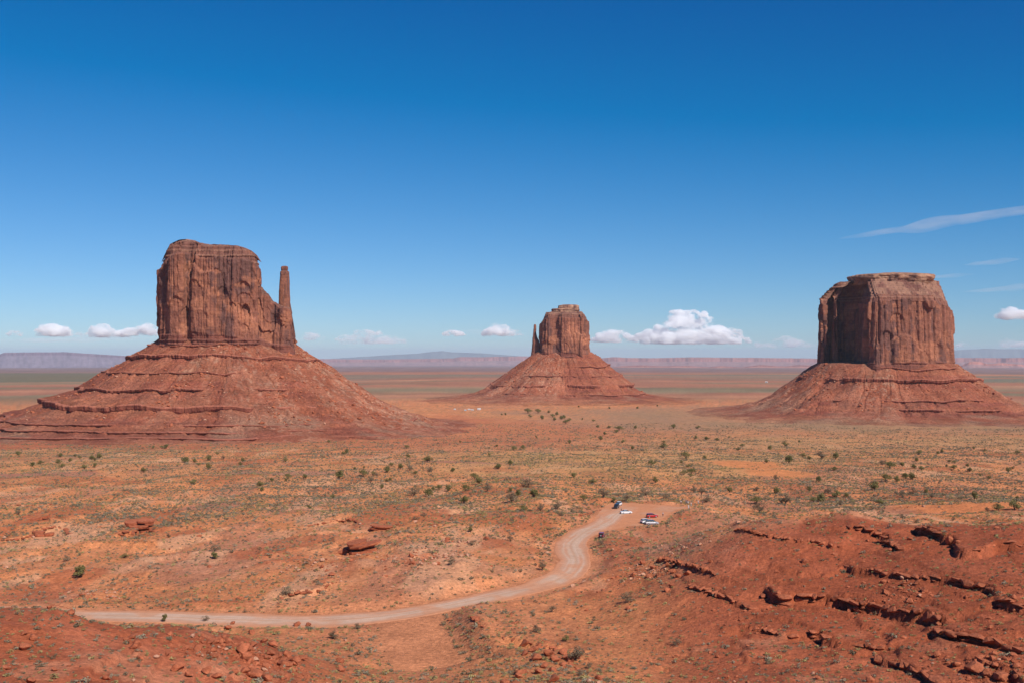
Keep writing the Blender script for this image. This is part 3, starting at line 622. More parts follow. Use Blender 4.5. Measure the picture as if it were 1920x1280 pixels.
def talus_mesh(name, spec, N=680, M=190):
    tf = np.linspace(-math.pi*1.03, 0.03*math.pi, int(N*0.82)); tb = np.linspace(0.03*math.pi, math.pi*0.97, N-int(N*0.82)+2)[1:-1]
    th = np.concatenate([tf, tb]); u = np.linspace(0, 1, M)
    a, b = spec['ab']; e = 2.5; r0 = (np.abs(np.cos(th)/a)**e+np.abs(np.sin(th)/b)**e)**(-1/e); run = np.interp((th+np.pi) % (2*np.pi)-np.pi, *spec['run'])
    rad = r0[None]*0.72+(r0[None]*0.28+run[None]*spec['ext'])*(0.62*u[:, None]+0.38*u[:, None]**3)
    X = spec['c'][0]+np.cos(th)[None]*rad; Y = spec['c'][1]+np.sin(th)[None]*rad; x, y = X.ravel(), Y.ravel()
    z, dd, cov = talus_height(x, y, spec)
    g = np.full(len(x), -112.0); z = np.where(dd > 0.9, z*(1-sstep(0.9, spec['end'], dd))+sstep(0.9, spec['end'], dd)*(H_far(x, y)-2.5), z)
    n1 = fbm(x/40, y/40, 4, spec['seed']+21); n2 = fbm(x/6, y/6, 3, spec['seed']+23)
    zi = z+1.5*n1
    c = np.empty((len(x), 3)); c[:] = (0.335, 0.103, 0.053)
    c = mixc(c, (0.40, 0.160, 0.090), cov*sstep(-0.2, 0.4, n1)*0.8)
    c = mixc(c, (0.27, 0.078, 0.048), (1-cov)*sstep(-0.1, 0.4, vn2(zi/2.6, zi*0, 5))*0.8)
    c = mixc(c, (0.50, 0.29, 0.19), sstep(0.12, 0.5, n2)*cov*0.5)
    tw = np.arctan2(y-spec['c'][1], x-spec['c'][0]); fan = fbm_s(tw*8+0.3*n1, dd*1.6, 4, spec['seed']+41)
    c = mixc(c, (0.43, 0.185, 0.108), sstep(0.02, 0.3, fan)*0.28); c = mixc(c, (0.26, 0.080, 0.050), sstep(0.08, 0.35, -fan)*0.3)
    c = mixc(c, (0.34, 0.185, 0.115), sstep(0.55, 0.95, dd)*sstep(0.0, 0.45, fbm(x/70, y/70, 3, spec['seed']+25))*0.7)
    # turn the scree into the colour of the plain where it runs out
    out = sstep(1.0, spec['end']*0.85, dd+0.35*n1+0.2*n2); c = c*(1-out[:, None])+ground_color(x, y, z)*out[:, None]
    return raw_mesh(name, np.stack([x, y, z], -1), grid_quads(M, len(th), True), c, 'talus', smooth=True)
def band_mesh(name, spec, dk, hgt, jut, seed, N=760, keep=0.0):
    """a broken, overhanging band of bedrock sticking out of the scree at one level"""
    th = np.linspace(-math.pi*1.02, 0.02*math.pi, N); tw = (th+np.pi) % (2*np.pi)-np.pi; a, b = spec['ab']
    r0 = (np.abs(np.cos(th)/a)**2.5+np.abs(np.sin(th)/b)**2.5)**(-0.4); run = np.interp(tw, *spec['run']); s = np.cumsum(np.full(N, math.pi*1.04/N))*(r0+run*dk).mean()
    run = run*(1+0.16*fbm_s(np.cos(tw)*2.6+9, np.sin(tw)*2.6, 3, spec['seed']+31)); rk = r0+run*(dk+0.012*fbm_s(s/55, s*0, 3, seed+17))+1.5*fbm_s(s/14, s*0, 3, seed+19)
    pres = sstep(-0.28, 0.02, keep+fbm_s(s/70, s*0, 3, seed)-0.9*np.interp(tw, *spec['cover']))
    blocky = vn2(np.floor(s/4.2+0.8*fbm_s(s/9, s*0, 2, seed+3)), s*0, seed+5); blk2 = vn2(np.floor(s/1.7), s*0, seed+7)
    crack = np.exp(-(np.abs(fbm_s(s/7.5, s*0, 2, seed+11))/0.07)**2)*(0.4+0.6*sstep(-0.2, 0.3, fbm_s(s/30, s*0, 2, seed+12)))
    j = jut*(0.75+0.35*blocky+0.15*blk2-0.9*crack+0.25*fbm_s(s/22, s*0, 2, seed+9)); h = hgt*(0.85+0.35*fbm_s(s/40, s*0+3, 2, seed+13)+0.10*blocky)
    x1 = spec['c'][0]+np.cos(th)*(rk-4); y1 = spec['c'][1]+np.sin(th)*(rk-4); zt = talus_height(x1, y1, spec)[0]-0.3
    zt = np.convolve(np.pad(zt, 12, 'edge'), np.ones(25)/25, 'valid')
    prof = [(-6.0, 0.6), (-1.5, 0.25), (0.25, 0.1), (1.0, 0.0), (1.02, -0.22), (0.80, -0.30), (0.92, -0.55), (0.55, -0.72), (0.15, -0.82), (-0.3, -1.0), (-5, -1.25)]
    rows = []
    for (o, dz) in prof:
        off = np.where(o < -1, o, o*j)-(1-pres)*(jut+3.5); rr_ = rk+off
        z = zt+(dz*h if o > -1.2 or dz < 0 else dz)
        rows.append(np.stack([spec['c'][0]+np.cos(th)*rr_, spec['c'][1]+np.sin(th)*rr_, z+0.12*blk2], -1))
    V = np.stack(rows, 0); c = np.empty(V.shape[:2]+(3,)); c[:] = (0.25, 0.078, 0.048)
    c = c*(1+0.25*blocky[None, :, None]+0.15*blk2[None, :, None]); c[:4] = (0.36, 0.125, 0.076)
    return raw_mesh(name, V.reshape(-1, 3), grid_quads(len(prof), N), c.reshape(-1, 3), 'cliff', smooth=False)
def H_far(x, y): return H(x, y, False)
PI = math.pi
ang = [-PI, -2.4, -PI/2, -0.7, 0.0, 0.8, PI/2, 2.4, PI]
west = dict(c=(PW(428, 1600), 1606), ab=(99, 60), seed=301, ext=2.5, end=2.45,
    run=(ang, [245, 255, 235, 215, 205, 190, 190, 200, 245]), cover=(ang, [-0.35, -0.45, -0.25, 0.45, 0.35, 0.2, 0, 0, -0.35]),
    prof=[(-0.6, 36), (0, 24), (0.09, 11), (0.175, 0), (0.181, -6), (0.32, -25), (0.46, -47), (0.468, -51.5), (0.6, -61), (0.655, -65), (0.668, -75), (0.8, -84), (0.89, -88), (0.896, -91), (0.99, -95), (0.996, -98), (1.1, -101), (1.107, -103), (1.3, -106), (1.8, -110), (2.5, -114)],
    smooth=[(-0.6, 36), (0, 22), (0.15, 2), (0.35, -30), (0.6, -62), (0.8, -82), (1.0, -95), (1.3, -104), (1.8, -110), (2.5, -114)],
    tilt=(ang, [0, 0, 0, -2, -4, 0, 0, 0, 0]))
east = dict(c=(PW(1056, 2700), 2702), ab=(72, 55), seed=331, ext=3.1, end=3.0,
    run=(ang, [150, 150, 146, 142, 142, 140, 140, 150, 150]), cover=(ang, [0.5, 0.45, 0.1, -0.3, -0.1, 0, 0, 0.2, 0.5]),
    prof=[(-0.6, 20), (0, 7), (0.2, -14), (0.34, -29), (0.345, -32), (0.5, -47), (0.66, -62), (0.78, -73), (0.79, -82), (0.95, -93), (1.0, -95), (1.005, -98), (1.15, -101), (1.5, -106), (2.2, -110.5), (3.1, -114)],
    smooth=[(-0.6, 20), (0, 7), (0.3, -25), (0.6, -57), (0.9, -86), (1.1, -97), (1.5, -105), (2.2, -110.5), (3.1, -114)])
merrick = dict(c=(PW(1662, 2010), 2014), ab=(125, 104), seed=361, ext=2.7, end=2.6,
    run=(ang, [132, 142, 155, 152, 148, 150, 150, 150, 132]), cover=(ang, [0.55, 0.4, -0.3, 0.05, 0.4, 0.2, 0, 0.2, 0.55]),
    prof=[(-0.6, -8), (0, -17), (0.16, -35), (0.25, -43), (0.262, -51), (0.45, -67), (0.62, -79), (0.626, -82), (0.82, -93), (0.83, -97), (1.0, -101), (1.2, -105), (1.7, -110), (2.7, -114)],
    smooth=[(-0.6, -8), (0, -16), (0.3, -48), (0.6, -77), (0.85, -94), (1.1, -102), (1.7, -109.5), (2.7, -114)])
def butte(name, label, spec):
    o = thing(name, label, 'butte', (spec['c'][0], spec['c'][1], -112)); return o
def child(o, name, me):
    c = add(name, me, o); c.location = -o.location; return c
bw = butte('sandstone_butte', 'big red sandstone butte at left with a slender finger spire on its right side', west)
child(bw, 'cliff', cliff_mesh('west_cliff', 1600,
    [(302, -8), (304, -46), (318, -62), (340, -66), (352, -50), (366, -60), (398, -66), (418, -58), (444, -64), (470, -60), (483, -52), (488, -20), (488, 40), (480, 66), (440, 70), (380, 76), (330, 66), (306, 36)],
    [(296, 505), (304, 485), (311, 470), (318, 461), (332, 454), (345, 452), (362, 453), (374, 459), (380, 462), (400, 461), (420, 461), (440, 462), (456, 465), (468, 469), (478, 474), (483, 480), (488, 490), (496, 505)],
    [(295, 633), (400, 637), (480, 643), (560, 655)],
    [(300, 500), (318, 459), (336, 450), (350, 448.5), (366, 451), (376, 459), (420, 459), (446, 461), (472, 470), (482, 479), (492, 495)],
    4, 0.96, 401, N=540, M=165, taper=1.5, layer_top=0.13, layer_bot=0.13))
child(bw, 'lower_wall', cliff_mesh('west_wall', 1600,
    [(476, -50), (490, -50), (512, -46), (530, -50), (549, -40), (557, -8), (553, 22), (528, 34), (476, 40)],
    [(470, 536), (489, 538), (490.5, 551), (494, 552), (496, 549), (503, 550), (506.4, 555), (507.4, 564), (514, 566), (520, 572), (524, 574), (544, 577), (548, 597), (551, 622), (554, 637), (562, 650)],
    [(295, 633), (400, 637), (480, 643), (560, 655)],
    [(470, 537), (489, 539), (491, 551), (496, 550), (505, 553), (508, 564), (521, 572), (545, 577), (552, 625), (562, 650)],
    -4, 0.96, 405, N=260, M=100, taper=2.0, layer_top=0.04, layer_bot=0.22, amp=0.7, MC=16))
child(bw, 'finger_spire', stack_mesh('west_spire', 1606, [(588, 521.5, 548), (576, 522.6, 545.5), (566, 523.0, 544), (545, 523.4, 543.2), (530, 524.4, 543), (518, 525.2, 542.4), (511, 525.4, 542), (509, 526.2, 541.4), (508, 527.6, 539.4), (505, 526.6, 540.2), (501, 526.8, 540.2), (499.5, 528.5, 539)], 1.0, 411, N=80, M=90, rough=0.42))
child(bw, 'talus_slope', talus_mesh('west_talus', west))
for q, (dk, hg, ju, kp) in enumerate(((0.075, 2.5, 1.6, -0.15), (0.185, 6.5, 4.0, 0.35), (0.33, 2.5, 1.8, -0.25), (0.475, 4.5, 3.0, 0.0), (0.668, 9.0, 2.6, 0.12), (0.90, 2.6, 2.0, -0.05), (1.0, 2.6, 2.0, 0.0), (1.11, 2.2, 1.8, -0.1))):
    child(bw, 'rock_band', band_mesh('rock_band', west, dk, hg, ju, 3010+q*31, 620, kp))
print('west', round(time.time()-T0, 1))
be = butte('sandstone_butte', 'smallest and most distant sandstone butte in the middle with a thumb spire on its left', east)
child(be, 'cliff', cliff_mesh('east_cliff', 2700,
    [(1012, -4), (1015, -44), (1028, -58), (1042, -52), (1052, -62), (1074, -66), (1083, -56), (1092, -62), (1104, -42), (1106, 4), (1100, 50), (1060, 68), (1026, 56), (1012, 26)],
    [(1010, 612), (1014, 598), (1019, 591), (1026, 588.5), (1060, 588), (1098, 589.5), (1102, 593), (1107, 600)],
    [(1005, 658), (1040, 659), (1080, 663), (1108, 670)],
    [(1010, 600), (1030, 586), (1035, 585), (1085, 585), (1100, 588), (1107, 598)],
    4, 0.7, 431, N=380, M=115, taper=5.5, layer_top=0.10, layer_bot=0.09, amp=0.9, plateau=0.55))
child(be, 'thumb_spire', stack_mesh('east_thumb', 2690, [(674, 992.5, 1016), (668, 994.5, 1015), (655, 997, 1014), (645, 998, 1012.5), (638, 998.2, 1010.5), (633, 998.6, 1007.5), (628, 999.2, 1006), (622, 1000, 1005.2), (616, 1000.2, 1005.6), (611, 1000.6, 1005.6), (608.5, 1001.4, 1004.8)], 1.0, 441, N=60, M=70, rough=0.7))
child(be, 'cap_rock', stack_mesh('east_cap', 2704, [(589, 1033, 1087), (585, 1034.5, 1085.5), (582, 1034, 1085.5), (579.6, 1034.2, 1085.2), (578.6, 1046, 1085), (576, 1046.5, 1085), (573, 1047.5, 1084.2), (571.6, 1056, 1080)], 0.85, 451, N=110, M=40, rough=1.5, sq=3.2, ragged=0.06, colr=(0.31, 0.155, 0.10)))
child(be, 'talus_slope', talus_mesh('east_talus', east, N=480, M=150))
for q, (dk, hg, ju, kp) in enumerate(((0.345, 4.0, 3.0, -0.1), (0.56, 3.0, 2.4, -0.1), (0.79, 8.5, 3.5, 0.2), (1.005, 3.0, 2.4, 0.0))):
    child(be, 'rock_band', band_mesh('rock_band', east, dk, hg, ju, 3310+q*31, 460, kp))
bm_ = butte('sandstone_butte', 'massive flat-capped butte at right with its left face in deep shadow', merrick)
child(bm_, 'cliff', cliff_mesh('merrick_cliff', 2010,
    [(1533, 66), (1535, 34), (1545, 12), (1551, 34), (1557, 36), (1561, 12), (1572, 10), (1577, 34), (1592, 36), (1601, 28), (1611, 6), (1619, -44), (1626, -96), (1644, -110), (1690, -106), (1730, -100), (1762, -84), (1783, -46), (1789, 6), (1783, 62), (1740, 106), (1650, 120), (1570, 112)],
    [(1530, 562), (1540, 559.5), (1553, 559), (1557, 556), (1566, 554), (1600, 556), (1622, 556), (1640, 552), (1690, 551), (1750, 553), (1770, 558), (1781, 566), (1787, 582), (1792, 592)],
    [(1525, 690), (1625, 689), (1700, 684), (1795, 686)],
    [(1530, 562), (1555, 557), (1570, 541), (1598, 527), (1745, 527), (1765, 540), (1790, 590)],
    8, 0.66, 461, N=600, M=150, taper=6, layer_top=0.09, layer_bot=0.13, amp=1.0, MC=44, plateau=0.5))
child(bm_, 'cap_rock', stack_mesh('merrick_cap', 2016, [(535, 1606, 1735), (528, 1601, 1740), (524, 1599, 1742), (519, 1598, 1742), (517, 1600, 1741), (516, 1612, 1738), (514, 1640, 1722), (512, 1656, 1700)], 0.72, 471, N=220, M=48, rough=1.6, sq=3.4, ragged=0.07, colr=(0.36, 0.185, 0.115)))
child(bm_, 'talus_slope', talus_mesh('merrick_talus', merrick, N=620, M=170))
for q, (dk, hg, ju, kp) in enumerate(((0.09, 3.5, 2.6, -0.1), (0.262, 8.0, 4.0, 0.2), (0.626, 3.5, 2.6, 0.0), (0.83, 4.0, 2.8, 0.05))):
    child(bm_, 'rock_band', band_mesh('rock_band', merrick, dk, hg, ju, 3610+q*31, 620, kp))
print('buttes', round(time.time()-T0, 1))

# ------------------------------------------------------------------ loose rock shapes
def rock_mesh(name, seed, mat, boxy=0.6, sub=2, flat=0.8):
    rng = random.Random(seed); bm = bmesh.new()
    bmesh.ops.create_icosphere(bm, subdivisions=sub, radius=0.5)
    pl = [(Vector((rng.uniform(-1, 1), rng.uniform(-1, 1), rng.uniform(-1, 1))).normalized(), rng.uniform(0.24, 0.40)) for _ in range(16)]
    for v in bm.verts:
        p = v.co.copy(); q = Vector([math.copysign(abs(a*2)**boxy/2, a) for a in p])
        for n, d in pl:
            e = q.dot(n)-d
            if e > 0: q -= n*e
        v.co = Vector((q.x, q.y, q.z*flat))
    me = bpy.data.meshes.new(name); bm.to_mesh(me); bm.free(); me.materials.append(MATS[mat]); return me
BLOCKS = [rock_mesh('block', 500+i, 'red_block', 0.45, 2, 1.0) for i in range(8)]
BOULD = [rock_mesh('boulder', 520+i, 'red_block', 0.6, 2, 0.85) for i in range(6)]
PALE = [rock_mesh('pale_boulder', 540+i, 'pale_block', 0.7, 1, 0.8) for i in range(4)]
def slab_mesh(seed, mat='red_block'):
    """broken flat slab in a unit box: ragged outline, crisp top edge, undercut foot"""
    r = random.Random(seed); bm = bmesh.new(); n = 13; A = []; B = []; C = []
    for k in range(n):
        a = 2*PI*(k+r.uniform(-.3, .3))/n; q = (abs(math.cos(a))**3+abs(math.sin(a))**3)**(-1/3)*0.5*r.uniform(0.82, 1.03)
        A.append(bm.verts.new((math.cos(a)*q, math.sin(a)*q, 0.5+r.uniform(-.06, .04)))); u = r.uniform(0.94, 1.04)
        C.append(bm.verts.new((math.cos(a)*q*u, math.sin(a)*q*u, r.uniform(-.12, .12)))); u = r.uniform(0.80, 0.96)
        B.append(bm.verts.new((math.cos(a)*q*u, math.sin(a)*q*u, -0.5)))
    for k in range(n):
        j = (k+1) % n; bm.faces.new((C[k], C[j], A[j], A[k])); bm.faces.new((B[k], B[j], C[j], C[k]))
    bm.faces.new(A); bm.faces.new(B[::-1]); bmesh.ops.triangulate(bm, faces=[f for f in bm.faces if len(f.verts) > 4])
    me = bpy.data.meshes.new('slab'); bm.to_mesh(me); bm.free(); me.materials.append(MATS[mat]); return me
SLABS = [slab_mesh(570+i) for i in range(6)]
rng = random.Random(7)
# rock ledges: a thing each, its blocks as parts
for (P, drop, lab), P2 in zip(LEDGE_PX, _ledge_xy):
    seg = np.hypot(*np.diff(P2, axis=0).T); cum = np.concatenate([[0], np.cumsum(seg)]); L = cum[-1]
    pos = []; s = 0.01*L
    while s < 0.98*L:
        wdt = min(drop, 2.6)*rng.uniform(0.6, 1.7); pos.append((s+wdt/2, wdt)); s += wdt*rng.uniform(0.72, 1.05)
    
    xs = np.array([np.interp(p, cum, P2[:, 0]) for p, _ in pos]); ys = np.array([np.interp(p, cum, P2[:, 1]) for p, _ in pos])
    tx = np.array([np.interp(p+0.5, cum, P2[:, 0])-np.interp(p-0.5, cum, P2[:, 0]) for p, _ in pos]); ty = np.array([np.interp(p+0.5, cum, P2[:, 1])-np.interp(p-0.5, cum, P2[:, 1]) for p, _ in pos])
    l = np.hypot(tx, ty)+1e-6; nx, ny = -ty/l, tx/l
    zt = H(xs+nx*1.3, ys+ny*1.3); zf = H(xs-nx*1.0, ys-ny*1.0)
    o = thing('rock_ledge', lab, 'rock ledge', (float(xs.mean()), float(ys.mean()), float(zf.min())), 0, 'layered rock ledges')
    for k, (p, wdt) in enumerate(pos):
        if rng.random() < 0.06: continue
        hgt = max(zt[k]-zf[k], 0.55*drop)*rng.uniform(0.75, 1.05); layers = 2 if hgt > 1.5 and rng.random() < 0.75 else 1; split = rng.uniform(0.4, 0.65)
        top = zt[k]+rng.uniform(-0.12, 0.16); dep = rng.uniform(1.6, 2.6)
        for q in range(layers):
            hh = hgt if layers == 1 else hgt*(split if q == 0 else 1-split); zz = top-hh/2 if q == 0 else top-hgt+hh/2
            out = rng.uniform(0.25, 0.85)+(0.15 if q == 0 else -0.1); cen = dep/2-out
            sw = wdt*rng.uniform(0.9, 1.25)
            add('block', rng.choice(BLOCKS), o, (xs[k]+nx[k]*cen-o.location.x, ys[k]+ny[k]*cen-o.location.y, zz-o.location.z),
                (rng.uniform(-.07, .07), rng.uniform(-.07, .07), math.atan2(ty[k], tx[k])+rng.uniform(-.16, .16)), (sw*1.2, dep*1.25, hh*1.25))
print('ledges', round(time.time()-T0, 1))

# ------------------------------------------------------------------ scatter objects through geometry nodes
def scatter(name, src, pts, scl, rot, label, cat=None):
    me = bpy.data.meshes.new(name); pts = np.asarray(pts, np.float32)
    me.vertices.add(len(pts)); me.vertices.foreach_set('co', pts.ravel())
    a = me.attributes.new('scl', 'FLOAT_VECTOR', 'POINT'); a.data.foreach_set('vector', np.asarray(scl, np.float32).ravel())
    a = me.attributes.new('rot', 'FLOAT_VECTOR', 'POINT'); a.data.foreach_set('vector', np.asarray(rot, np.float32).ravel())
    ng = bpy.data.node_groups.new(name, 'GeometryNodeTree')
    ng.interface.new_socket('Geometry', in_out='INPUT', socket_type='NodeSocketGeometry'); ng.interface.new_socket('Geometry', in_out='OUTPUT', socket_type='NodeSocketGeometry')
    gi = ng.nodes.new('NodeGroupInput'); go = ng.nodes.new('NodeGroupOutput'); ip = ng.nodes.new('GeometryNodeInstanceOnPoints')
    oi = ng.nodes.new('GeometryNodeObjectInfo'); oi.inputs['Object'].default_value = src; oi.inputs['As Instance'].default_value = True; oi.transform_space = 'ORIGINAL'
    for nm, sock in (('scl', 'Scale'), ('rot', 'Rotation')):
        at = ng.nodes.new('GeometryNodeInputNamedAttribute'); at.data_type = 'FLOAT_VECTOR'; at.inputs['Name'].default_value = nm
        ng.links.new(at.outputs['Attribute'], ip.inputs[sock])
    ng.links.new(gi.outputs[0], ip.inputs['Points']); ng.links.new(oi.outputs['Geometry'], ip.inputs['Instance']); ng.links.new(ip.outputs[0], go.inputs[0])
    o = add(name, me); md = o.modifiers.new('scatter', 'NODES'); md.node_group = ng
    return tag(o, label, cat, kind='stuff')

# ------------------------------------------------------------------ plants
def leaf_cloud(bm, rng, centre, rad, n, size, up=0.3):
    for _ in range(n):
        while True:
            d = Vector((rng.uniform(-1, 1), rng.uniform(-1, 1), rng.uniform(-1, 1)))
            if 0.05 < d.length < 1: break
        r = d.length**0.35; d.normalize(); p = centre+Vector((d.x*rad.x, d.y*rad.y, d.z*rad.z))*r
        nn = (d+Vector((rng.uniform(-.9, .9), rng.uniform(-.9, .9), rng.uniform(-.6, .9)))).normalized()
        t = nn.orthogonal().normalized(); t.rotate(Matrix.Rotation(rng.uniform(0, 6.28), 3, nn)); b = nn.cross(t); s = size*rng.uniform(0.6, 1.4)
        vs = [bm.verts.new(p+t*s), bm.verts.new(p+b*s*0.55+nn*s*0.15), bm.verts.new(p-t*s*0.8), bm.verts.new(p-b*s*0.55+nn*s*0.1)]
        bm.faces.new(vs)
def tube(bm, a, b, r1, r2, n=5):
    a, b = Vector(a), Vector(b); d = (b-a).normalized(); t = d.orthogonal().normalized(); u = d.cross(t); A = []; B = []
    for k in range(n):
        c, s = math.cos(2*PI*k/n), math.sin(2*PI*k/n); A.append(bm.verts.new(a+(t*c+u*s)*r1)); B.append(bm.verts.new(b+(t*c+u*s)*r2))
    for k in range(n): bm.faces.new((A[k], A[(k+1) % n], B[(k+1) % n], B[k]))
    bm.faces.new(B)
def fin(bm, name, mat):
    me = bpy.data.meshes.new(name); bm.to_mesh(me); bm.free(); me.materials.append(MATS[mat]); return me
def juniper_meshes(seed, dry=False, wide=1.0):
    """unit-height tree: crown and trunk"""
    r = random.Random(seed); bm = bmesh.new(); tb = bmesh.new()
    nl = r.randint(7, 10); limbs = []
    for k in range(nl):
        a = 2*PI*k/nl+r.uniform(-.4, .4); rad = r.uniform(0.10, 0.36)*wide; z = r.uniform(0.32, 0.80)
        limbs.append(Vector((math.cos(a)*rad, math.sin(a)*rad, z*(1-0.25*rad))))
    limbs.append(Vector((r.uniform(-.08, .08), r.uniform(-.08, .08), 0.80)))
    for c in limbs:
        s = r.uniform(0.15, 0.24)*(0.85 if dry else 1.0)
        leaf_cloud(bm, r, c, Vector((s*1.15*wide, s*1.15*wide, s*0.9)), 64 if dry else 74, 0.046 if dry else 0.058)
    fork = Vector((r.uniform(-.04, .04), r.uniform(-.04, .04), 0.22))
    tube(tb, (0, 0, -0.08), fork, 0.055, 0.042, 6)
    for c in limbs: tube(tb, fork*r.uniform(0.4, 1.0), c, 0.024, 0.008, 4)
    return fin(bm, 'crown', 'dry_leaf' if dry else 'juniper_leaf'), fin(tb, 'trunk', 'bark')
JUN = [juniper_meshes(600+i, False, (1.0, 1.25, 0.85, 1.1, 1.4)[i]) for i in range(5)]
DRY = [juniper_meshes(620+i, True, (1.1, 1.45, 1.0)[i]) for i in range(3)]
TREES = []
def crop(ox, oy, sc, items):
    for it in items:
        x_, y_, h_ = it[:3]; TREES.append((ox+x_/sc, oy+(y_+h_*0.5)/sc, h_/sc, len(it) > 3))
crop(0, 820, 4, [(135,118,30),(455,132,26),(560,132,18),(597,148,22),(688,150,32),(710,160,24),(745,137,36),(440,177,30),(525,168,28),(303,185,28),(245,200,28),(467,212,30),(632,220,32),(712,207,30),(1075,242,34),(1150,70,20),(1215,72,22),(1245,68,30),(1388,167,40),(1460,172,26),(1570,152,36),(1627,115,22),(1675,150,30,1),(1820,167,30),(1803,195,26),(1562,215,38),(1490,200,20),(1450,330,36),(1610,828,50,1),(1607,885,44),(500,905,40,1),(935,885,34),(1265,733,30,1),(140,562,30,1)])
crop(480, 820, 4, [(545,28,20),(680,102,32),(655,115,26),(1130,68,24),(1530,30,18),(1807,60,16),(1140,135,26),(1285,160,46),(1015,200,24),(1085,215,38),(1155,230,36,1),(740,230,20),(810,222,16),(985,240,44),(625,278,54),(805,267,48),(880,263,28),(905,272,28,1),(860,322,36,1),(978,318,26),(1005,310,24),(240,290,38),(224,315,22),(118,315,26),(368,290,34),(30,348,40),(45,385,26),(1195,262,24),(1305,240,34,1),(1320,280,22,1),(1475,242,32),(1815,215,38),(1637,290,44),(1672,322,50),(1735,372,56,1),(1442,380,40),(1570,377,44),(1372,372,30),(1328,382,28),(1293,412,52),(1185,408,56,1),(945,368,32),(1563,468,52),(1260,577,34,1),(1610,688,36),(1615,790,36,1),(220,168,24),(400,517,26),(575,440,30),(1465,930,44,1),(1905,755,36,1)])
crop(880, 740, 4, [(502,315,18),(752,352,26),(207,380,16),(148,445,16),(333,400,34),(402,390,28),(306,508,36),(218,537,36),(440,660,60,1),(308,715,36),(365,737,50),(318,768,72,1),(485,740,56),(408,845,44),(535,842,48,1),(660,825,60,1),(688,890,30,1),(855,772,36),(780,602,34),(922,648,34),(985,325,32),(1015,288,22),(1122,250,34),(1105,272,22),(1048,240,20),(962,235,18),(1005,738,62,1),(1083,787,30),(1178,775,52,1),(1325,725,52,1),(1475,758,42,1),(1395,637,44),(1365,512,36),(1457,378,34),(1458,352,20),(1225,395,24),(1152,348,22),(1620,452,46),(1610,582,34),(1668,572,40),(1660,602,26),(1643,530,24),(1590,500,22),(1765,468,28),(1683,705,48,1),(1742,722,52,1),(1778,780,48,1),(1533,235,30),(1715,240,22),(1700,318,26),(1778,325,22),(1858,332,20),(1245,240,22),(848,180,16),(930,192,18),(722,202,28),(710,165,24),(655,140,24),(625,155,24),(515,120,30),(440,120,34),(455,155,22),(545,170,30),(270,143,18),(243,145,14),(595,125,20),(690,170,26),(640,180,24),(750,185,22),(1260,95,16),(1050,97,14),(820,85,12),(1410,80,12)])
crop(1260, 800, 5.0526, [(1070,160,42),(925,195,36),(663,175,30),(625,208,32),(1240,265,38),(1300,292,36),(1415,265,66,1),(1553,275,56),(1108,308,66),(895,322,36),(1540,395,34),(1390,495,52),(805,585,40,1),(545,597,46),(990,603,62),(797,695,66),(830,762,88,1),(1075,685,88,1),(1300,588,44),(1480,600,56,1),(1558,635,60),(1650,645,46),(1410,672,74),(1340,690,50),(985,478,50,1),(1205,135,22),(430,115,20),(328,105,22),(540,97,20),(1600,715,40,1)])
crop(1560, 800, 5.3333, [(870,255,44),(845,327,40),(703,375,40),(580,385,64),(500,358,44,1),(820,392,38),(893,410,40),(1100,243,36),(1060,258,28),(1415,207,26),(1530,232,26),(1850,253,32),(1220,352,30),(1172,340,26),(1217,403,46),(1145,385,24),(1353,383,28),(1378,427,40),(1760,430,48),(1805,408,24),(1570,505,34),(1480,477,24),(540,512,72),(650,520,56),(732,490,52),(803,495,58),(430,590,76),(475,747,56),(705,675,54,1),(800,645,60,1),(940,645,42),(1000,690,34,1),(1425,690,72),(1665,800,66),(1825,780,96),(1850,705,30),(1550,825,44,1),(705,890,44,1),(1213,915,36,1),(845,940,40,1),(25,418,34),(1300,705,30,1)])
crop(800, 1040, 4, [(1125,740,100,1),(1510,318,76,1),(940,405,46,1),(822,553,56,1),(1045,625,42),(1220,828,42,1),(1150,880,42,1),(1868,650,50,1),(868,85,60,1)])
crop(300, 1100, 4.8, [(1560,430,70,1),(1135,38,70,1),(410,283,46,1),(42,280,60),(1780,350,50,1)])
TREES.append((150, 1081, 19, False)); TREES.append((1128, 1020, 8, True))
bx_ = pick([(t[0], t[1]) for t in TREES]); bz_ = H(bx_[:, 0], bx_[:, 1])
rng = random.Random(11)
SPECIAL = {(1127, 1040): 'large sprawling grey-brown bush beside the broken rubble at bottom centre'}
def zone(px, py, dry):
    k = 'leafless grey-brown bush' if dry else 'round dark green juniper'
    if py > 1040: return k+' growing among the near rocks and road verges'
    if px < 480: return k+' on the plain below the big left butte'
    if px < 860: return k+' on the sandy flat between the left butte and the central hill'
    if py < 800 and px < 1180: return k+' in the far grove below the small central butte'
    if px < 1150: return k+' on the shrubby slope left of the car park'
    if px < 1420 and py > 905: return k+' on the slope behind the car park'
    if px < 1560 and py < 905: return k+' around the upper bare orange dune'
    if px < 1700: return k+' on the sand behind the crest of the right hill'
    return k+' on the far right flat beyond the lower orange dune'
for (px, py, hpx, dry), (x, y), z in zip(TREES, bx_, bz_):
    h = hpx*y/F*1.24; src = rng.choice(DRY if dry else JUN)
    lab = zone(px, py, dry)
    if hpx == 25.0 and py > 1200: lab = SPECIAL[(1127, 1040)]
    if (px, py) == (150, 1081): lab = 'single bright green bush on the bare flat above the left end of the road'
    o = thing('dry_bush' if dry else 'juniper', lab, 'bush' if dry else 'tree', (x, y, z-0.03*h), rng.uniform(0, 6.28), 'dry bushes on the desert floor' if dry else 'junipers on the desert floor')
    wv = rng.uniform(0.9, 1.3); o.scale = (h*wv, h*wv, h)
    add('crown', src[0], o); add('trunk', src[1], o)
print('trees', len(TREES), round(time.time()-T0, 1))
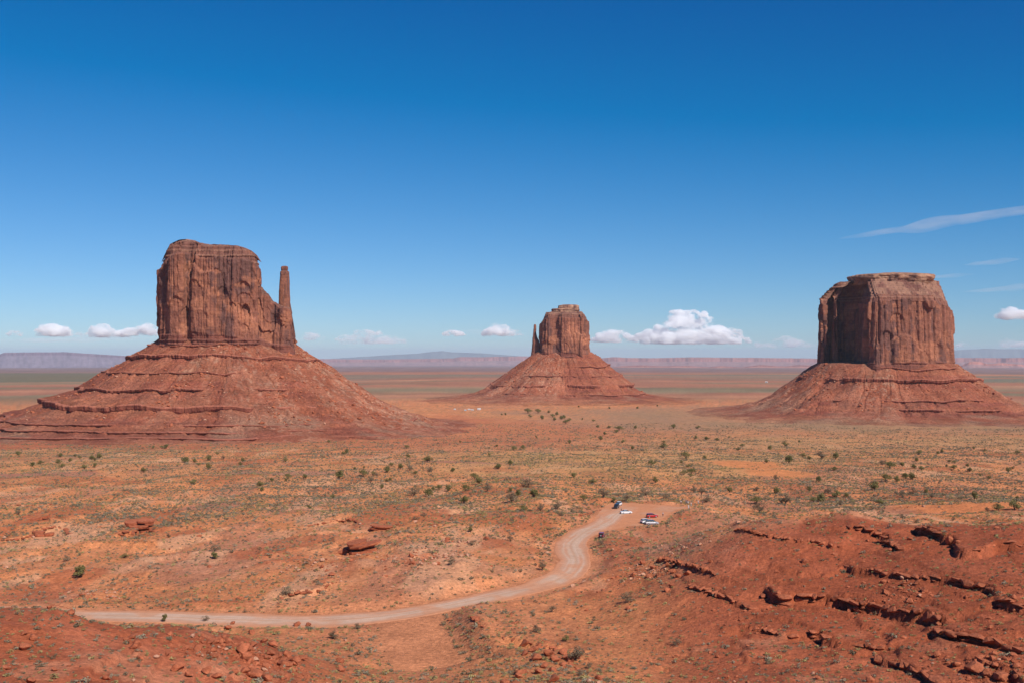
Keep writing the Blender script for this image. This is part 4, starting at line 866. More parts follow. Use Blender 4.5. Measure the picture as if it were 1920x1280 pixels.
def shrub_mesh(seed, mat, n=46, size=0.11):
    r = random.Random(seed); bm = bmesh.new()
    for k in range(5):
        a = r.uniform(0, 6.28); d = r.uniform(0.05, 0.28)
        leaf_cloud(bm, r, Vector((math.cos(a)*d, math.sin(a)*d, r.uniform(0.16, 0.34))), Vector((0.26, 0.26, 0.2)), n//5, size)
    return fin(bm, 'shrub', mat)
SHK = [('sagebrush', 'sage_leaf', 'grey-green sagebrush tuft on the red ground'), ('rabbitbrush', 'yellow_leaf', 'yellow-green rabbitbrush tuft on the red ground'), ('blackbrush', 'dark_leaf', 'dark low scrub tuft on the red ground')]
# candidate points: uniform in the picture, thinned by ground type
g = np.random.default_rng(5)
NC = 520000
cxp = g.uniform(-260, 2180, NC); Dv = np.exp(g.uniform(math.log(112), math.log(1750), NC))
cxv = (cxp-CX)/F*Dv; cyv = Dv
hmk = hill_mask(cxv, cyv); rdm = road_dist(cxv, cyv)
cl = fbm(cxv/13, cyv/60, 3, 811); cl2 = fbm(cxv/90, cyv/130, 3, 813)
# area weight: sample was log-uniform in distance and uniform in angle: density falls as 1/D^2
den = 0.16+0.74*sstep(300, 480, Dv)
den = den*(0.25+0.75*sstep(-0.5, 0.35, cl+0.7*cl2))
den = np.where(hmk > 0.5, 0.085*(0.6+0.5*sstep(-0.2, 0.4, cl2)), den)
den = np.where((Dv < 345) & (hmk <= 0.5), den*0.85+0.035, den)
den = np.where(rdm < 1.5, 0, den); den = np.where((rdm < 7) & (rdm >= 1.5), den*1.3, den)
for (px, py, rx, ry, cc, am) in BARE[:3]:
    p = pick([(px, py)], False)[0]; sx = rx*p[1]/F; sy = ry*p[1]**2/(F*abs(H(p[0:1], p[1:2], False)[0]))
    q = np.hypot((cxv-p[0])/sx, (cyv-p[1])/sy)+0.3*fbm(cxv/25, cyv/25, 2, 815); den = den*(0.05+0.95*sstep(0.9, 1.1, q))
for sp in (west, east, merrick):
    a, b = sp['ab']; q = np.hypot((cxv-sp['c'][0])/(a+260), (cyv-sp['c'][1])/(b+300)); den = den*sstep(0.9, 1.05, q)
keep = g.uniform(0, 1, NC) < den
sx_, sy_ = cxv[keep], cyv[keep]; sz_ = H(sx_, sy_); sD = Dv[keep]; spx = cxp[keep]
gy1 = fbm(sx_/60, sy_/60, 3, 821)+0.30*(sD < 420)+0.45*np.exp(-(((sx_-90)/170)**2+((sy_-850)/260)**2))
kind = np.where(g.uniform(-1, 1, len(sx_)) < gy1*0.9-0.25, 1, np.where(g.uniform(0, 1, len(sx_)) < 0.40, 2, 0))
sz0 = np.clip(np.exp(g.normal(-0.25, 0.42, len(sx_))), 0.3, 2.4)*np.where(kind == 1, 0.85, 1.0)*np.where(hill_mask(sx_, sy_) > 0.5, 0.72, 0.82+0.2*sstep(260, 480, sD)+0.4*sstep(600, 1200, sD))
rz = g.uniform(0, 6.28, len(sx_))
def where(px, D):
    if D < 215: b = 'on the left foreground mound' if px < 640 else ('on the bottom centre slope' if px < 1150 else 'low on the right foreground hill')
    elif D < 300: b = 'beside the road at left' if px < 640 else ('around the road bend' if px < 1150 else 'high on the right foreground hill')
    else: b = 'on the plain above the road at left' if px < 640 else ('on the flat left of the car park' if px < 1150 else 'on the sand beyond the right hill')
    return b+(', left part' if (px % 640) < 213 else ', middle part' if (px % 640) < 426 else ', right part')
print('shrubs', len(sx_), round(time.time()-T0, 1))
for k, (nm, mt, lab) in enumerate(SHK):
    ids = np.where(kind == k)[0]; app = sz0[ids]/sD[ids]; vis = np.abs(spx[ids]-960) < 960
    order = ids[np.argsort(-(app*vis))]; near = order[:300]; rest = order[300:]
    mesh = [shrub_mesh(700+10*k+i, mt) for i in range(3)]; srcs = []
    for n_, i in enumerate(near):
        o = add(nm, mesh[n_ % 3], None, (sx_[i], sy_[i], sz_[i]-0.03), (0, 0, rz[i]), (sz0[i]*1.25, sz0[i]*1.25, sz0[i]))
        tag(o, lab.replace('on the red ground', where(spx[i], sD[i])), 'shrub', nm+' tufts'); srcs.append(o)
    for v in range(2):
        r_ = rest[v::2]; s3 = np.stack([sz0[r_]*1.25, sz0[r_]*1.25, sz0[r_]], -1)
        scatter(nm+'_cover', srcs[v], np.stack([sx_[r_], sy_[r_], sz_[r_]-0.03], -1), s3, np.stack([0*r_, 0*r_, rz[r_]], -1).astype(np.float32), 'countless small '+lab.replace(' tuft', '')+(' spread thinly' if v else ' spread densely'))
# ------------------------------------------------------------------ boulders
NB = 200000; bxp = g.uniform(-150, 2070, NB); bD = np.exp(g.uniform(math.log(112), math.log(520), NB)); bx = (bxp-CX)/F*bD; by = bD
rub = fbm(bx/16, by/16, 3, 831); bh = hill_mask(bx, by); rd2 = road_dist(bx, by)
RUB = pick([(560, 1200), (480, 1210), (430, 1250), (1030, 1235), (1000, 1250), (1230, 1070), (1265, 1050), (830, 1045), (900, 1030), (760, 1020), (600, 1060), (200, 1108), (90, 1000), (500, 1235), (1700, 1110), (1860, 1240), (330, 1230), (1060, 1030)])
den = 0.05*sstep(0.1, 0.5, rub)+0.008
for (qx, qy) in RUB: den = den+0.55*np.exp(-(((bx-qx)/(0.03*qy))**2+((by-qy)/(0.06*qy))**2))*sstep(-0.2, 0.2, rub)
den = np.where(rd2 < 2, 0, den); kb = g.uniform(0, 1, NB) < den
bx, by, bD, bxp = bx[kb], by[kb], bD[kb], bxp[kb]; bz = H(bx, by); bs = np.clip(np.exp(g.normal(-0.85, 0.62, len(bx))), 0.12, 2.2)
pale = (g.uniform(0, 1, len(bx)) < np.where((bD > 285), 0.6, 0.06))
for kd, (nm, meshes, lab, sel) in enumerate((('boulder', BOULD, 'weathered red boulder lying on the near slopes', ~pale), ('pale_rock', PALE, 'pale broken rock in the rubble above the road', pale))):
    ids = np.where(sel)[0]; order = ids[np.argsort(-(bs[ids]/bD[ids]*(np.abs(bxp[ids]-960) < 960)))]; srcs = []
    for n_, i in enumerate(order[:260]):
        o = add(nm, meshes[n_ % len(meshes)], None, (bx[i], by[i], bz[i]+0.18*bs[i]), (g.uniform(-.3, .3), g.uniform(-.3, .3), g.uniform(0, 6.28)), (bs[i]*1.3, bs[i], bs[i]*0.9))
        tag(o, lab.split(' lying')[0].split(' in the')[0]+' lying '+where(bxp[i], bD[i]), 'rock', 'loose red boulders' if kd == 0 else 'pale rubble rocks'); srcs.append(o)
    r_ = order[260:]
    if len(r_): scatter(nm+'_rubble', srcs[0], np.stack([bx[r_], by[r_], bz[r_]+0.1*bs[r_]], -1), np.stack([bs[r_]*1.3, bs[r_], bs[r_]*0.85], -1), np.stack([0*r_, 0*r_, g.uniform(0, 6.28, len(r_))], -1), 'small scattered stones, '+('red, on the near slopes' if kd == 0 else 'pale, in the rubble above the road'))
# single boulders picked from the photograph (column, row of the foot, width in photo pixels)
def place(px, py):
    if py > 1180 and px < 620: return ', on the left foreground mound'
    if px < 700: return ', on the flat above the road at left'
    if px < 1150: return ', in the rubble at bottom centre'
    return ', on the slope of the right hill'
BIG = [(252,1216,20),(262,1236,16),(236,1200,12),(330,1258,26),(352,1268,18),(385,1262,22),(405,1272,20),(440,1262,16),(452,1222,30),(462,1238,24),(474,1212,18),(495,1205,16),(505,1228,20),(520,1236,24),(536,1230,22),(530,1250,26),(552,1246,28),(568,1238,18),(480,1272,28),(500,1276,24),(460,1262,20),(640,1258,16),(470,1188,14),(428,1180,16),(420,1196,12),(436,1170,12),(412,1205,12),(556,1174,14),(578,1174,14),(510,1212,20),(130,1152,18),(92,1140,12),(45,1190,14),(60,1200,18),(985,1210,24),(1000,1222,20),(1012,1212,18),(1030,1230,26),(1008,1238,22),(1042,1240,20),(985,1228,16),(1055,1226,18),(1062,1236,16),(1020,1252,18),(1036,1258,16),(975,1265,20),(1040,1278,24),(1010,1262,16),(1205,1058,16),(1225,1066,14),(1240,1052,18),(1252,1062,14),(1262,1074,16),(1275,1058,16),(1272,1082,14),(1235,1080,12),(1250,1108,14),(1260,1100,12),(1290,1078,16),(1830,1262,34),(1850,1250,24),(1796,1250,20),(1760,1230,16),(1880,1275,30),(1735,1110,16),(1720,1095,14),(1700,1250,16)]
bp = pick([(a, b) for a, b, c_w in BIG]); bpz = H(bp[:, 0], bp[:, 1])
for n_, ((a, b, wpx), (x, y), z) in enumerate(zip(BIG, bp, bpz)):
    s_ = wpx*y/F*1.1; o = add('boulder', BOULD[n_ % 6] if n_ % 3 else BLOCKS[n_ % 8], None, (x, y+s_*0.2, z+0.22*s_), (g.uniform(-.25, .25), g.uniform(-.25, .25), g.uniform(0, 6.28)), (s_*1.15, s_, s_*0.78))
    tag(o, 'large red boulder'+place(a, b), 'rock', 'large boulders picked out by eye')
# undercut slab outcrops on the plain: slabs with hollows between them
def outcrop(label, px, py, slabs):
    p = pick([(px, py)])[0]; z = H(p[0:1], p[1:2])[0]; o = thing('rock_outcrop', label, 'rock outcrop', (p[0], p[1], z-0.4), 0, 'undercut rock outcrops')
    for k, (dx, dy, dz, L_, dep, th_, tilt, yaw) in enumerate(slabs):
        add('slab', SLABS[k % 6], o, (dx*0.75, dy*0.75, dz*0.72), (0.03*k, tilt, yaw), (L_*0.78, dep*0.7, th_*0.72))
outcrop('tall undercut outcrop of stacked slabs with black hollows on the left plain', 262, 1000, [(-4.0, 5, 0.8, 11, 8, 1.8, -.06, .1), (1.5, 3.0, 0.9, 5.5, 4, 1.7, 0, .2), (4.0, 2.4, 1.0, 2.6, 3, 2.2, 0, .1), (1.0, 5.5, 2.7, 6, 5, 1.5, 0, 0), (-1.5, 3.2, 4.0, 11.5, 7.5, 1.6, -.05, .05), (3.6, 4.2, 5.4, 4.6, 5, 1.3, .02, .2), (2.0, 4.5, 6.8, 9.5, 7, 1.3, -.03, .08), (-6.0, 6.5, 5.4, 9, 8, 2.6, -.1, .1)])
outcrop('long tilted slab undercut by a dark slot in the middle of the plain', 680, 1038, [(0, 4, 0.7, 12, 7, 1.6, -.10, .1), (2.5, 3.6, 1.7, 6, 4, 1.2, -.1, .05), (0.5, 5.5, 2.4, 8, 4, 1.6, -.1, .1), (0.8, 3.4, 4.0, 13, 7, 1.15, -.20, .12), (-3.5, 6.0, 4.2, 9, 8, 1.6, -.16, .1)])
outcrop('flat dark slab lying just behind the tilted slab', 712, 994, [(0, 3, 0.7, 10, 5, 1.0, .05, 0), (0.6, 2.6, 2.0, 11.5, 6, 0.9, .04, -.05)])
outcrop('broken slab cluster at the left edge of the plain', 55, 1006, [(-6, 3, 0.7, 5, 4, 1.5, .05, .2), (-1, 2.5, 0.8, 4.5, 4, 1.8, -.1, -.1), (4, 3.5, 1.2, 6, 4, 1.6, .1, .15), (8.5, 4, 1.6, 5, 4, 1.5, -.08, 0), (2, 6, 2.4, 7, 4, 1.2, .03, .1)])
outcrop('dark slab poking from the slope left of the stacked outcrop', 66, 976, [(0, 3, 1.0, 8, 5, 1.8, -.28, .1), (-5, 4, 0.4, 6, 4, 1.5, -.25, .2), (4.5, 3.5, 2.4, 5, 4, 1.4, -.2, 0)])
print('boulders', len(bx), round(time.time()-T0, 1))
# fallen blocks on the talus slopes
for sp, par, n, nm in ((west, bw, 9000, 'big left butte'), (east, be, 3000, 'small central butte'), (merrick, bm_, 6500, 'flat-capped right butte')):
    th = g.uniform(-PI*1.05, 0.05*PI, n); u = g.beta(1.6, 1.9, n); th = (th+PI) % (2*PI)-PI
    a, b = sp['ab']; r0 = (np.abs(np.cos(th)/a)**2.5+np.abs(np.sin(th)/b)**2.5)**(-0.4); run = np.interp(th, *sp['run'])
    x = sp['c'][0]+np.cos(th)*(r0+run*1.05*u); y = sp['c'][1]+np.sin(th)*(r0+run*1.05*u)
    z, dd, cov = talus_height(x, y, sp); k = g.uniform(0, 1, n) < (0.25+0.75*cov)*sstep(-0.25, 0.3, fbm(x/35, y/35, 3, 841))
    x, y, z = x[k], y[k], z[k]; s = np.clip(np.exp(g.normal(0.62, 0.55, len(x))), 0.6, 7.0)
    for q, (meshes, tone) in enumerate(((BOULD, 'red'), (PALE, 'pale'))):
        m = (np.arange(len(x)) % 3 != 0) if q == 0 else (np.arange(len(x)) % 3 == 0)
        src = [o for o in col.objects if o.name == ('boulder' if q == 0 else 'pale_rock')][0]
        ss = s[m]*(1.0 if q == 0 else 0.8); rotv = np.stack([g.uniform(-.5, .5, m.sum()), g.uniform(-.5, .5, m.sum()), g.uniform(0, 6.28, m.sum())], -1)
        c_o = scatter('fallen_blocks', src, np.stack([x[m], y[m], z[m]+0.15*ss], -1)-np.array(par.location, np.float32), np.stack([ss*1.3, ss, ss*0.9], -1), rotv, None)
        c_o.parent = par
print('talus blocks', round(time.time()-T0, 1))
def evaluated(ob):
    """mesh of an object after its modifiers, worked out in a scratch scene so that the big one is not re-evaluated"""
    sc = bpy.data.scenes.new('scratch'); sc.collection.objects.link(ob)
    with bpy.context.temp_override(scene=sc, view_layer=sc.view_layers[0]):
        dg = bpy.context.evaluated_depsgraph_get(); out = bpy.data.meshes.new_from_object(ob.evaluated_get(dg))
    bpy.data.scenes.remove(sc); return out
# ------------------------------------------------------------------ distant mesas
def mesa(name, label, cat, D, prof, basey, seed, cliff_c, slope_c, depth=0.16, cliff_frac=0.45, gul=1.0, step=1.15):
    """long tableland: gullied apron, cliff band, flat top; depth as a share of its distance"""
    prof = np.array(prof, float); px = np.arange(prof[0, 0], prof[-1, 0], step); tp = np.interp(px, prof[:, 0], prof[:, 1])+0.25*fbm_s(px/9, px*0, 3, seed)
    ztop = PZ(tp, D); X0 = PW(px, D); s = D/F; zb = np.minimum(H(X0, np.full(len(px), D*(1-depth*0.3)))-6, PZ(basey, D)-2); hh = np.maximum(ztop-zb, 2.0)
    u = np.concatenate([np.linspace(0, 0.5, 14), np.linspace(0.505, 0.56, 7), np.array([0.6, 0.7, 0.85, 1.0])]); rows = []; cols = []
    big = fbm_s(X0/(26*s), X0*0, 3, seed); 
    for uu in u:
        t = uu/0.5; gy_ = ridged(X0/(9*s)+0.5*t*big, X0*0+t*0.35, 3, seed+5)
        if uu <= 0.5: f = (1-cliff_frac)*t**1.35+0.10*gy_*np.sin(np.pi*t)*(1-cliff_frac)
        else: f = (1-cliff_frac)+cliff_frac*np.clip(np.round((uu-0.5)/0.06*3+0.25*gy_)/3, 0, 1)
        if uu > 0.58: f = np.ones(len(px))*(1.0 if uu < 0.9 else 0.9)
        y = D*(1+depth*0.6*(uu-0.56)) + s*gul*(14*big+4.0*gy_*(uu < 0.58)); z = zb+hh*f; x = X0*(y/D)
        rows.append(np.stack([x, y, z], -1)); c = np.empty((len(px), 3)); c[:] = cliff_c if 0.5 < uu <= 0.58 else slope_c
        c = c*(1+0.25*fbm_s(X0/(8*s), X0*0+uu*14, 3, seed+13)+0.12*gy_)[:, None]; cols.append(np.clip(c, 0.02, 0.8))
    V = np.stack(rows, 0); me = raw_mesh(name, V.reshape(-1, 3), grid_quads(len(u), len(px)), np.stack(cols, 0).reshape(-1, 3), 'far_rock', smooth=True)
    return tag(add(name, me), label, cat, 'mesas and ranges on the horizon')
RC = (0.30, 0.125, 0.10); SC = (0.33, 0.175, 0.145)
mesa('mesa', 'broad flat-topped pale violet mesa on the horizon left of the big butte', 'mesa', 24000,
     [(-420, 676), (-250, 668), (-60, 667), (0, 664), (8, 660.5), (60, 660), (124, 659.6), (142, 661), (180, 663.5), (215, 665.5), (250, 668), (300, 674), (340, 684)], 688, 901, (0.19, 0.13, 0.16), (0.24, 0.185, 0.215), cliff_frac=0.2, gul=1.0)  # violet-blue of the distance haze is painted into cliff and slope colours
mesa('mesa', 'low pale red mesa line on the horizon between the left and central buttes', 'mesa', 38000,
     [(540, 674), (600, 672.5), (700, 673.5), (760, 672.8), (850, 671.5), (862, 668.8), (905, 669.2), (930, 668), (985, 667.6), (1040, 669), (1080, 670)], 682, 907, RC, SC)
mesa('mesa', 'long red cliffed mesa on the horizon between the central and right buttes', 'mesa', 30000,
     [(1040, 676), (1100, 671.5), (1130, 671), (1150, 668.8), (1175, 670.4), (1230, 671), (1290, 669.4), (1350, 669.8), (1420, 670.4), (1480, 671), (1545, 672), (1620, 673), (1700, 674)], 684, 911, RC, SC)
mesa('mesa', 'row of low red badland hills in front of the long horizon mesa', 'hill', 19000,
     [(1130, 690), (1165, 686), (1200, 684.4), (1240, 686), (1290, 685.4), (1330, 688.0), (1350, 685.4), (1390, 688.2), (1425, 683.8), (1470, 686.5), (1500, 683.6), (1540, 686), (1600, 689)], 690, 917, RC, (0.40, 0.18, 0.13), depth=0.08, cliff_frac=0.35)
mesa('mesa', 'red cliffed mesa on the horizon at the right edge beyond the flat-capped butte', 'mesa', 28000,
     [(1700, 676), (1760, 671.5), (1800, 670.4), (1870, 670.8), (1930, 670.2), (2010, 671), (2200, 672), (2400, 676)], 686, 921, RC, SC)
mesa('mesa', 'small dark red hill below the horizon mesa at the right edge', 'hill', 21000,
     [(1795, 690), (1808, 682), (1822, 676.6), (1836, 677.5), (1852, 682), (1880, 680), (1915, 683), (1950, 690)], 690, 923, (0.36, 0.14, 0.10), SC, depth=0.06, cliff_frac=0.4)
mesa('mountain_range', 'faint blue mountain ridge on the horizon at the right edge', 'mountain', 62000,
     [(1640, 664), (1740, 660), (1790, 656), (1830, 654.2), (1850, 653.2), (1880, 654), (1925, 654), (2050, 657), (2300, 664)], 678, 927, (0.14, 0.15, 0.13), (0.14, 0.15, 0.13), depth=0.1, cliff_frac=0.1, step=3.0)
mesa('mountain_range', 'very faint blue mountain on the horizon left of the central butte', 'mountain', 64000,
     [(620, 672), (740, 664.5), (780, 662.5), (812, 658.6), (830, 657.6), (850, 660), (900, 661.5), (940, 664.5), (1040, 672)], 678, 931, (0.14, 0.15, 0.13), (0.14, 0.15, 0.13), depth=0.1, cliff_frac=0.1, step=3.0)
print('mesas', round(time.time()-T0, 1))

# ------------------------------------------------------------------ cars
plain_mat('white_paint', (0.80, 0.80, 0.80), 0.3, 0, 0.5, 0.6); plain_mat('silver_paint', (0.50, 0.50, 0.53), 0.3, 0.35, 0.5, 0.6)
plain_mat('red_paint', (0.42, 0.012, 0.018), 0.3, 0, 0.5, 0.6); plain_mat('black_paint', (0.018, 0.022, 0.030), 0.3, 0, 0.5, 0.6); plain_mat('maroon_paint', (0.26, 0.012, 0.035), 0.3, 0, 0.5, 0.6)
plain_mat('car_glass', (0.02, 0.03, 0.035), 0.08, 0, 0.6); plain_mat('tyre', (0.018, 0.018, 0.018), 0.9); plain_mat('rim', (0.62, 0.62, 0.64), 0.35, 0.6)
plain_mat('lamp_glass', (0.75, 0.75, 0.75), 0.15); plain_mat('tail_lamp', (0.40, 0.01, 0.01), 0.25); plain_mat('bumper', (0.05, 0.05, 0.055), 0.7)
def loft(name, secs, mat):
    """cross sections along x: (x, half width, z low, z high, top inset)"""
    bm = bmesh.new(); prev = None; first = None
    for x, hw, z0, z1, ins in secs:
        zz = z0+(z1-z0)*0.55
        ring = [bm.verts.new(v) for v in ((x, -hw*0.94, z0), (x, -hw, zz), (x, -hw+ins*0.35, z0+(z1-z0)*0.9), (x, -hw+ins, z1), (x, hw-ins, z1), (x, hw-ins*0.35, z0+(z1-z0)*0.9), (x, hw, zz), (x, hw*0.94, z0))]
        if prev:
            for k in range(8): bm.faces.new((prev[k], prev[(k+1) % 8], ring[(k+1) % 8], ring[k]))
        else: first = ring
        prev = ring
    bm.faces.new(first); bm.faces.new(prev[::-1]); bmesh.ops.recalc_face_normals(bm, faces=bm.faces)
    me = bpy.data.meshes.new(name); bm.to_mesh(me); bm.free(); me.materials.append(MATS[mat]); return me
def cyl(name, r, wd, mat, n=18, hub=0.0):
    bm = bmesh.new(); bmesh.ops.create_cone(bm, cap_ends=True, segments=n, radius1=r, radius2=r, depth=wd, matrix=Matrix.Rotation(PI/2, 4, 'X'))
    bmesh.ops.bevel(bm, geom=[e for e in bm.edges if abs(e.verts[0].co.y-e.verts[1].co.y) < 1e-5], offset=0.03, segments=1, affect='EDGES')
    me = bpy.data.meshes.new(name); bm.to_mesh(me); bm.free(); me.materials.append(MATS[mat]); return me
def boxm(name, sx, sy, sz, mat, bev=0.02):
    bm = bmesh.new(); bmesh.ops.create_cube(bm, size=1, matrix=Matrix.Diagonal((sx, sy, sz, 1))); bmesh.ops.bevel(bm, geom=bm.edges[:], offset=bev, segments=1, affect='EDGES')
    me = bpy.data.meshes.new(name); bm.to_mesh(me); bm.free(); me.materials.append(MATS[mat]); return me
def car(label, px, py, heading, style, paint):
    """heading: direction of the bonnet, degrees anticlockwise from +X seen from above"""
    p = pick([(px, py)])[0]; z = H(p[0:1], p[1:2])[0]+0.06
    o = thing('parked_car', label, 'car', (p[0], p[1], z), R(heading), 'cars at the viewpoint')
    if style == 'sedan':
        Ln, hw, wr = 4.7, 0.90, 0.33
        body = [(-2.35, 0.74, .38, .86, .10), (-2.25, .86, .28, 1.0, .12), (-1.4, .9, .22, 1.02, .10), (0, .9, .22, 0.98, .08), (1.2, .9, .22, .95, .10), (2.1, .84, .26, .82, .14), (2.35, .70, .36, .68, .12)]
        cab = [(-1.75, .72, .98, 1.04, .1), (-1.0, .76, .96, 1.42, .22), (-0.2, .77, .95, 1.47, .22), (0.45, .76, .94, 1.40, .22), (1.25, .72, .92, .98, .1)]; roof = [(-0.95, .56, 1.42, 1.45, .04), (-.2, .58, 1.46, 1.49, .04), (0.4, .56, 1.40, 1.43, .04)]
    elif style == 'jeep':
        Ln, hw, wr = 4.1, 0.88, 0.40
        body = [(-2.0, .84, .5, 1.12, .05), (-1.9, .88, .45, 1.18, .05), (0.5, .88, .45, 1.18, .05), (0.6, .80, .45, 1.14, .08), (1.85, .70, .48, 1.08, .10), (1.95, .66, .52, 1.02, .1)]
        cab = [(-1.93, .82, 1.16, 1.78, .08), (-1.85, .83, 1.16, 1.82, .08), (0.15, .83, 1.16, 1.82, .08), (0.5, .82, 1.16, 1.22, .08)]; roof = [(-1.95, .78, 1.80, 1.87, .05), (0.2, .78, 1.80, 1.87, .05)]
    elif style == 'van':
        Ln, hw, wr = 5.0, 0.97, 0.35
        body = [(-2.5, .88, .34, 1.05, .08), (-2.4, .96, .26, 1.12, .08), (0.6, .97, .24, 1.08, .08), (1.6, .95, .24, 1.0, .12), (2.3, .86, .28, .84, .14), (2.5, .72, .36, .70, .12)]
        cab = [(-2.42, .82, 1.06, 1.20, .1), (-2.2, .86, 1.06, 1.70, .18), (0.3, .86, 1.04, 1.74, .2), (0.8, .84, 1.02, 1.6, .22), (1.75, .78, .98, 1.04, .1)]; roof = [(-2.2, .68, 1.70, 1.74, .05), (-.4, .68, 1.75, 1.79, .05), (0.6, .64, 1.66, 1.70, .05)]
    else:
        Ln, hw, wr = 4.6, 0.93, 0.37
        body = [(-2.25, .84, .42, 1.06, .08), (-2.15, .92, .34, 1.14, .08), (0.4, .93, .30, 1.10, .08), (1.3, .92, .30, 1.04, .1), (2.1, .86, .34, .94, .14), (2.3, .74, .42, .80, .12)]
        cab = [(-2.15, .80, 1.10, 1.22, .1), (-1.8, .82, 1.10, 1.62, .18), (-0.2, .84, 1.08, 1.70, .2), (0.3, .82, 1.06, 1.62, .22), (1.2, .76, 1.02, 1.08, .1)]; roof = [(-1.85, .64, 1.62, 1.66, .05), (-.5, .66, 1.70, 1.74, .05), (0.2, .62, 1.64, 1.68, .05)]
    bo = add('body', loft('body', body, paint), o); add('cabin_windows', loft('cabin', cab, 'car_glass'), o); add('roof', loft('roof', roof, paint), o)
    xr = Ln*0.30; tm, rm = cyl('tyre', wr, 0.22, 'tyre'), cyl('rim', wr*0.66, 0.24, 'rim', 14)
    for sx in (-1, 1):
        for sy in (-1, 1):
            t = add('wheel', tm, o, (sx*xr, sy*(hw-0.10), wr)); add('rim', rm, t, (0, sy*0.008, 0))
    pil = boxm('pillar', 0.09, 0.03, 0.62, paint, 0.01); xs = (-0.35,) if style == 'sedan' else (-1.05, -0.1)
    for q in xs:
        for sy in (-1, 1): add('door_pillar', pil, o, (q, sy*(cab[1][1]-0.06), (cab[1][2]+cab[1][3])/2), (sy*0.30, 0, 0))
    hl, tl = boxm('headlight', 0.10, 0.28, 0.14, 'lamp_glass'), boxm('tail_light', 0.08, 0.20, 0.22, 'tail_lamp')
    for sy in (-1, 1):
        add('headlight', hl, o, (body[-1][0]-0.06, sy*body[-1][1]*0.72, body[-1][3]-0.10)); add('tail_light', tl, o, (body[0][0]+0.0, sy*body[0][1]*0.82, body[0][3]-0.14))
    add('bumper', boxm('bumper', 0.14, body[-1][1]*1.9, 0.16, 'bumper'), o, (body[-1][0]+0.02, 0, body[-1][2]+0.08)); add('bumper', boxm('bumper', 0.14, body[0][1]*1.9, 0.16, 'bumper'), o, (body[0][0]-0.02, 0, body[0][2]+0.08))
    if style == 'jeep': sp = add('spare_wheel', tm, o, (-2.12, 0, 1.0), (0, 0, PI/2)); add('spare_rim', rm, sp)
    return o
car('black jeep standing in front of the white off-roader at the back of the car park', 1155.5, 952.5, 250, 'jeep', 'black_paint')
car('white off-roader half hidden behind the black jeep', 1159.5, 947.5, 245, 'suv', 'white_paint')
car('white sedan parked alone near the black jeep', 1174, 962.2, 12, 'sedan', 'white_paint')
car('bright red estate car in the middle of the car park', 1222.5, 969.5, 14, 'suv', 'red_paint')
car('white hatchback half hidden behind the silver van', 1211.5, 980.0, 28, 'suv', 'white_paint')
car('silver van parked nearest the slope, in front of the white hatchback', 1222.5, 982.6, 6, 'van', 'silver_paint')
car('dark red jeep driving up the road just before the car park', 1128.5, 1007, 75, 'jeep', 'maroon_paint')

# ------------------------------------------------------------------ people
for nm, c in (('skin', (0.45, 0.25, 0.17)), ('white_cloth', (0.78, 0.78, 0.80)), ('dark_cloth', (0.03, 0.035, 0.06)), ('blue_cloth', (0.05, 0.09, 0.22)), ('red_cloth', (0.40, 0.04, 0.06)), ('hair', (0.03, 0.02, 0.015)), ('grey_cloth', (0.35, 0.36, 0.38)), ('shoe', (0.10, 0.08, 0.07))): plain_mat(nm, c, 0.85, 0, 0.2)
def skin_mesh(name, verts, edges, rad, mat, root=0, sub=1):
    me = bpy.data.meshes.new(name); me.from_pydata(verts, edges, []); ob = bpy.data.objects.new(name, me)
    md = ob.modifiers.new('skin', 'SKIN'); md.use_smooth_shade = True
    for i, v in enumerate(me.skin_vertices[0].data): v.radius = rad[i] if isinstance(rad[i], tuple) else (rad[i], rad[i]); v.use_root = (i == root)
    if sub: ob.modifiers.new('sub', 'SUBSURF').levels = sub; ob.modifiers['sub'].render_levels = sub
    out = evaluated(ob)
    bpy.data.objects.remove(ob); bpy.data.meshes.remove(me); out.name = name; out.materials.clear(); out.materials.append(MATS[mat]); return out
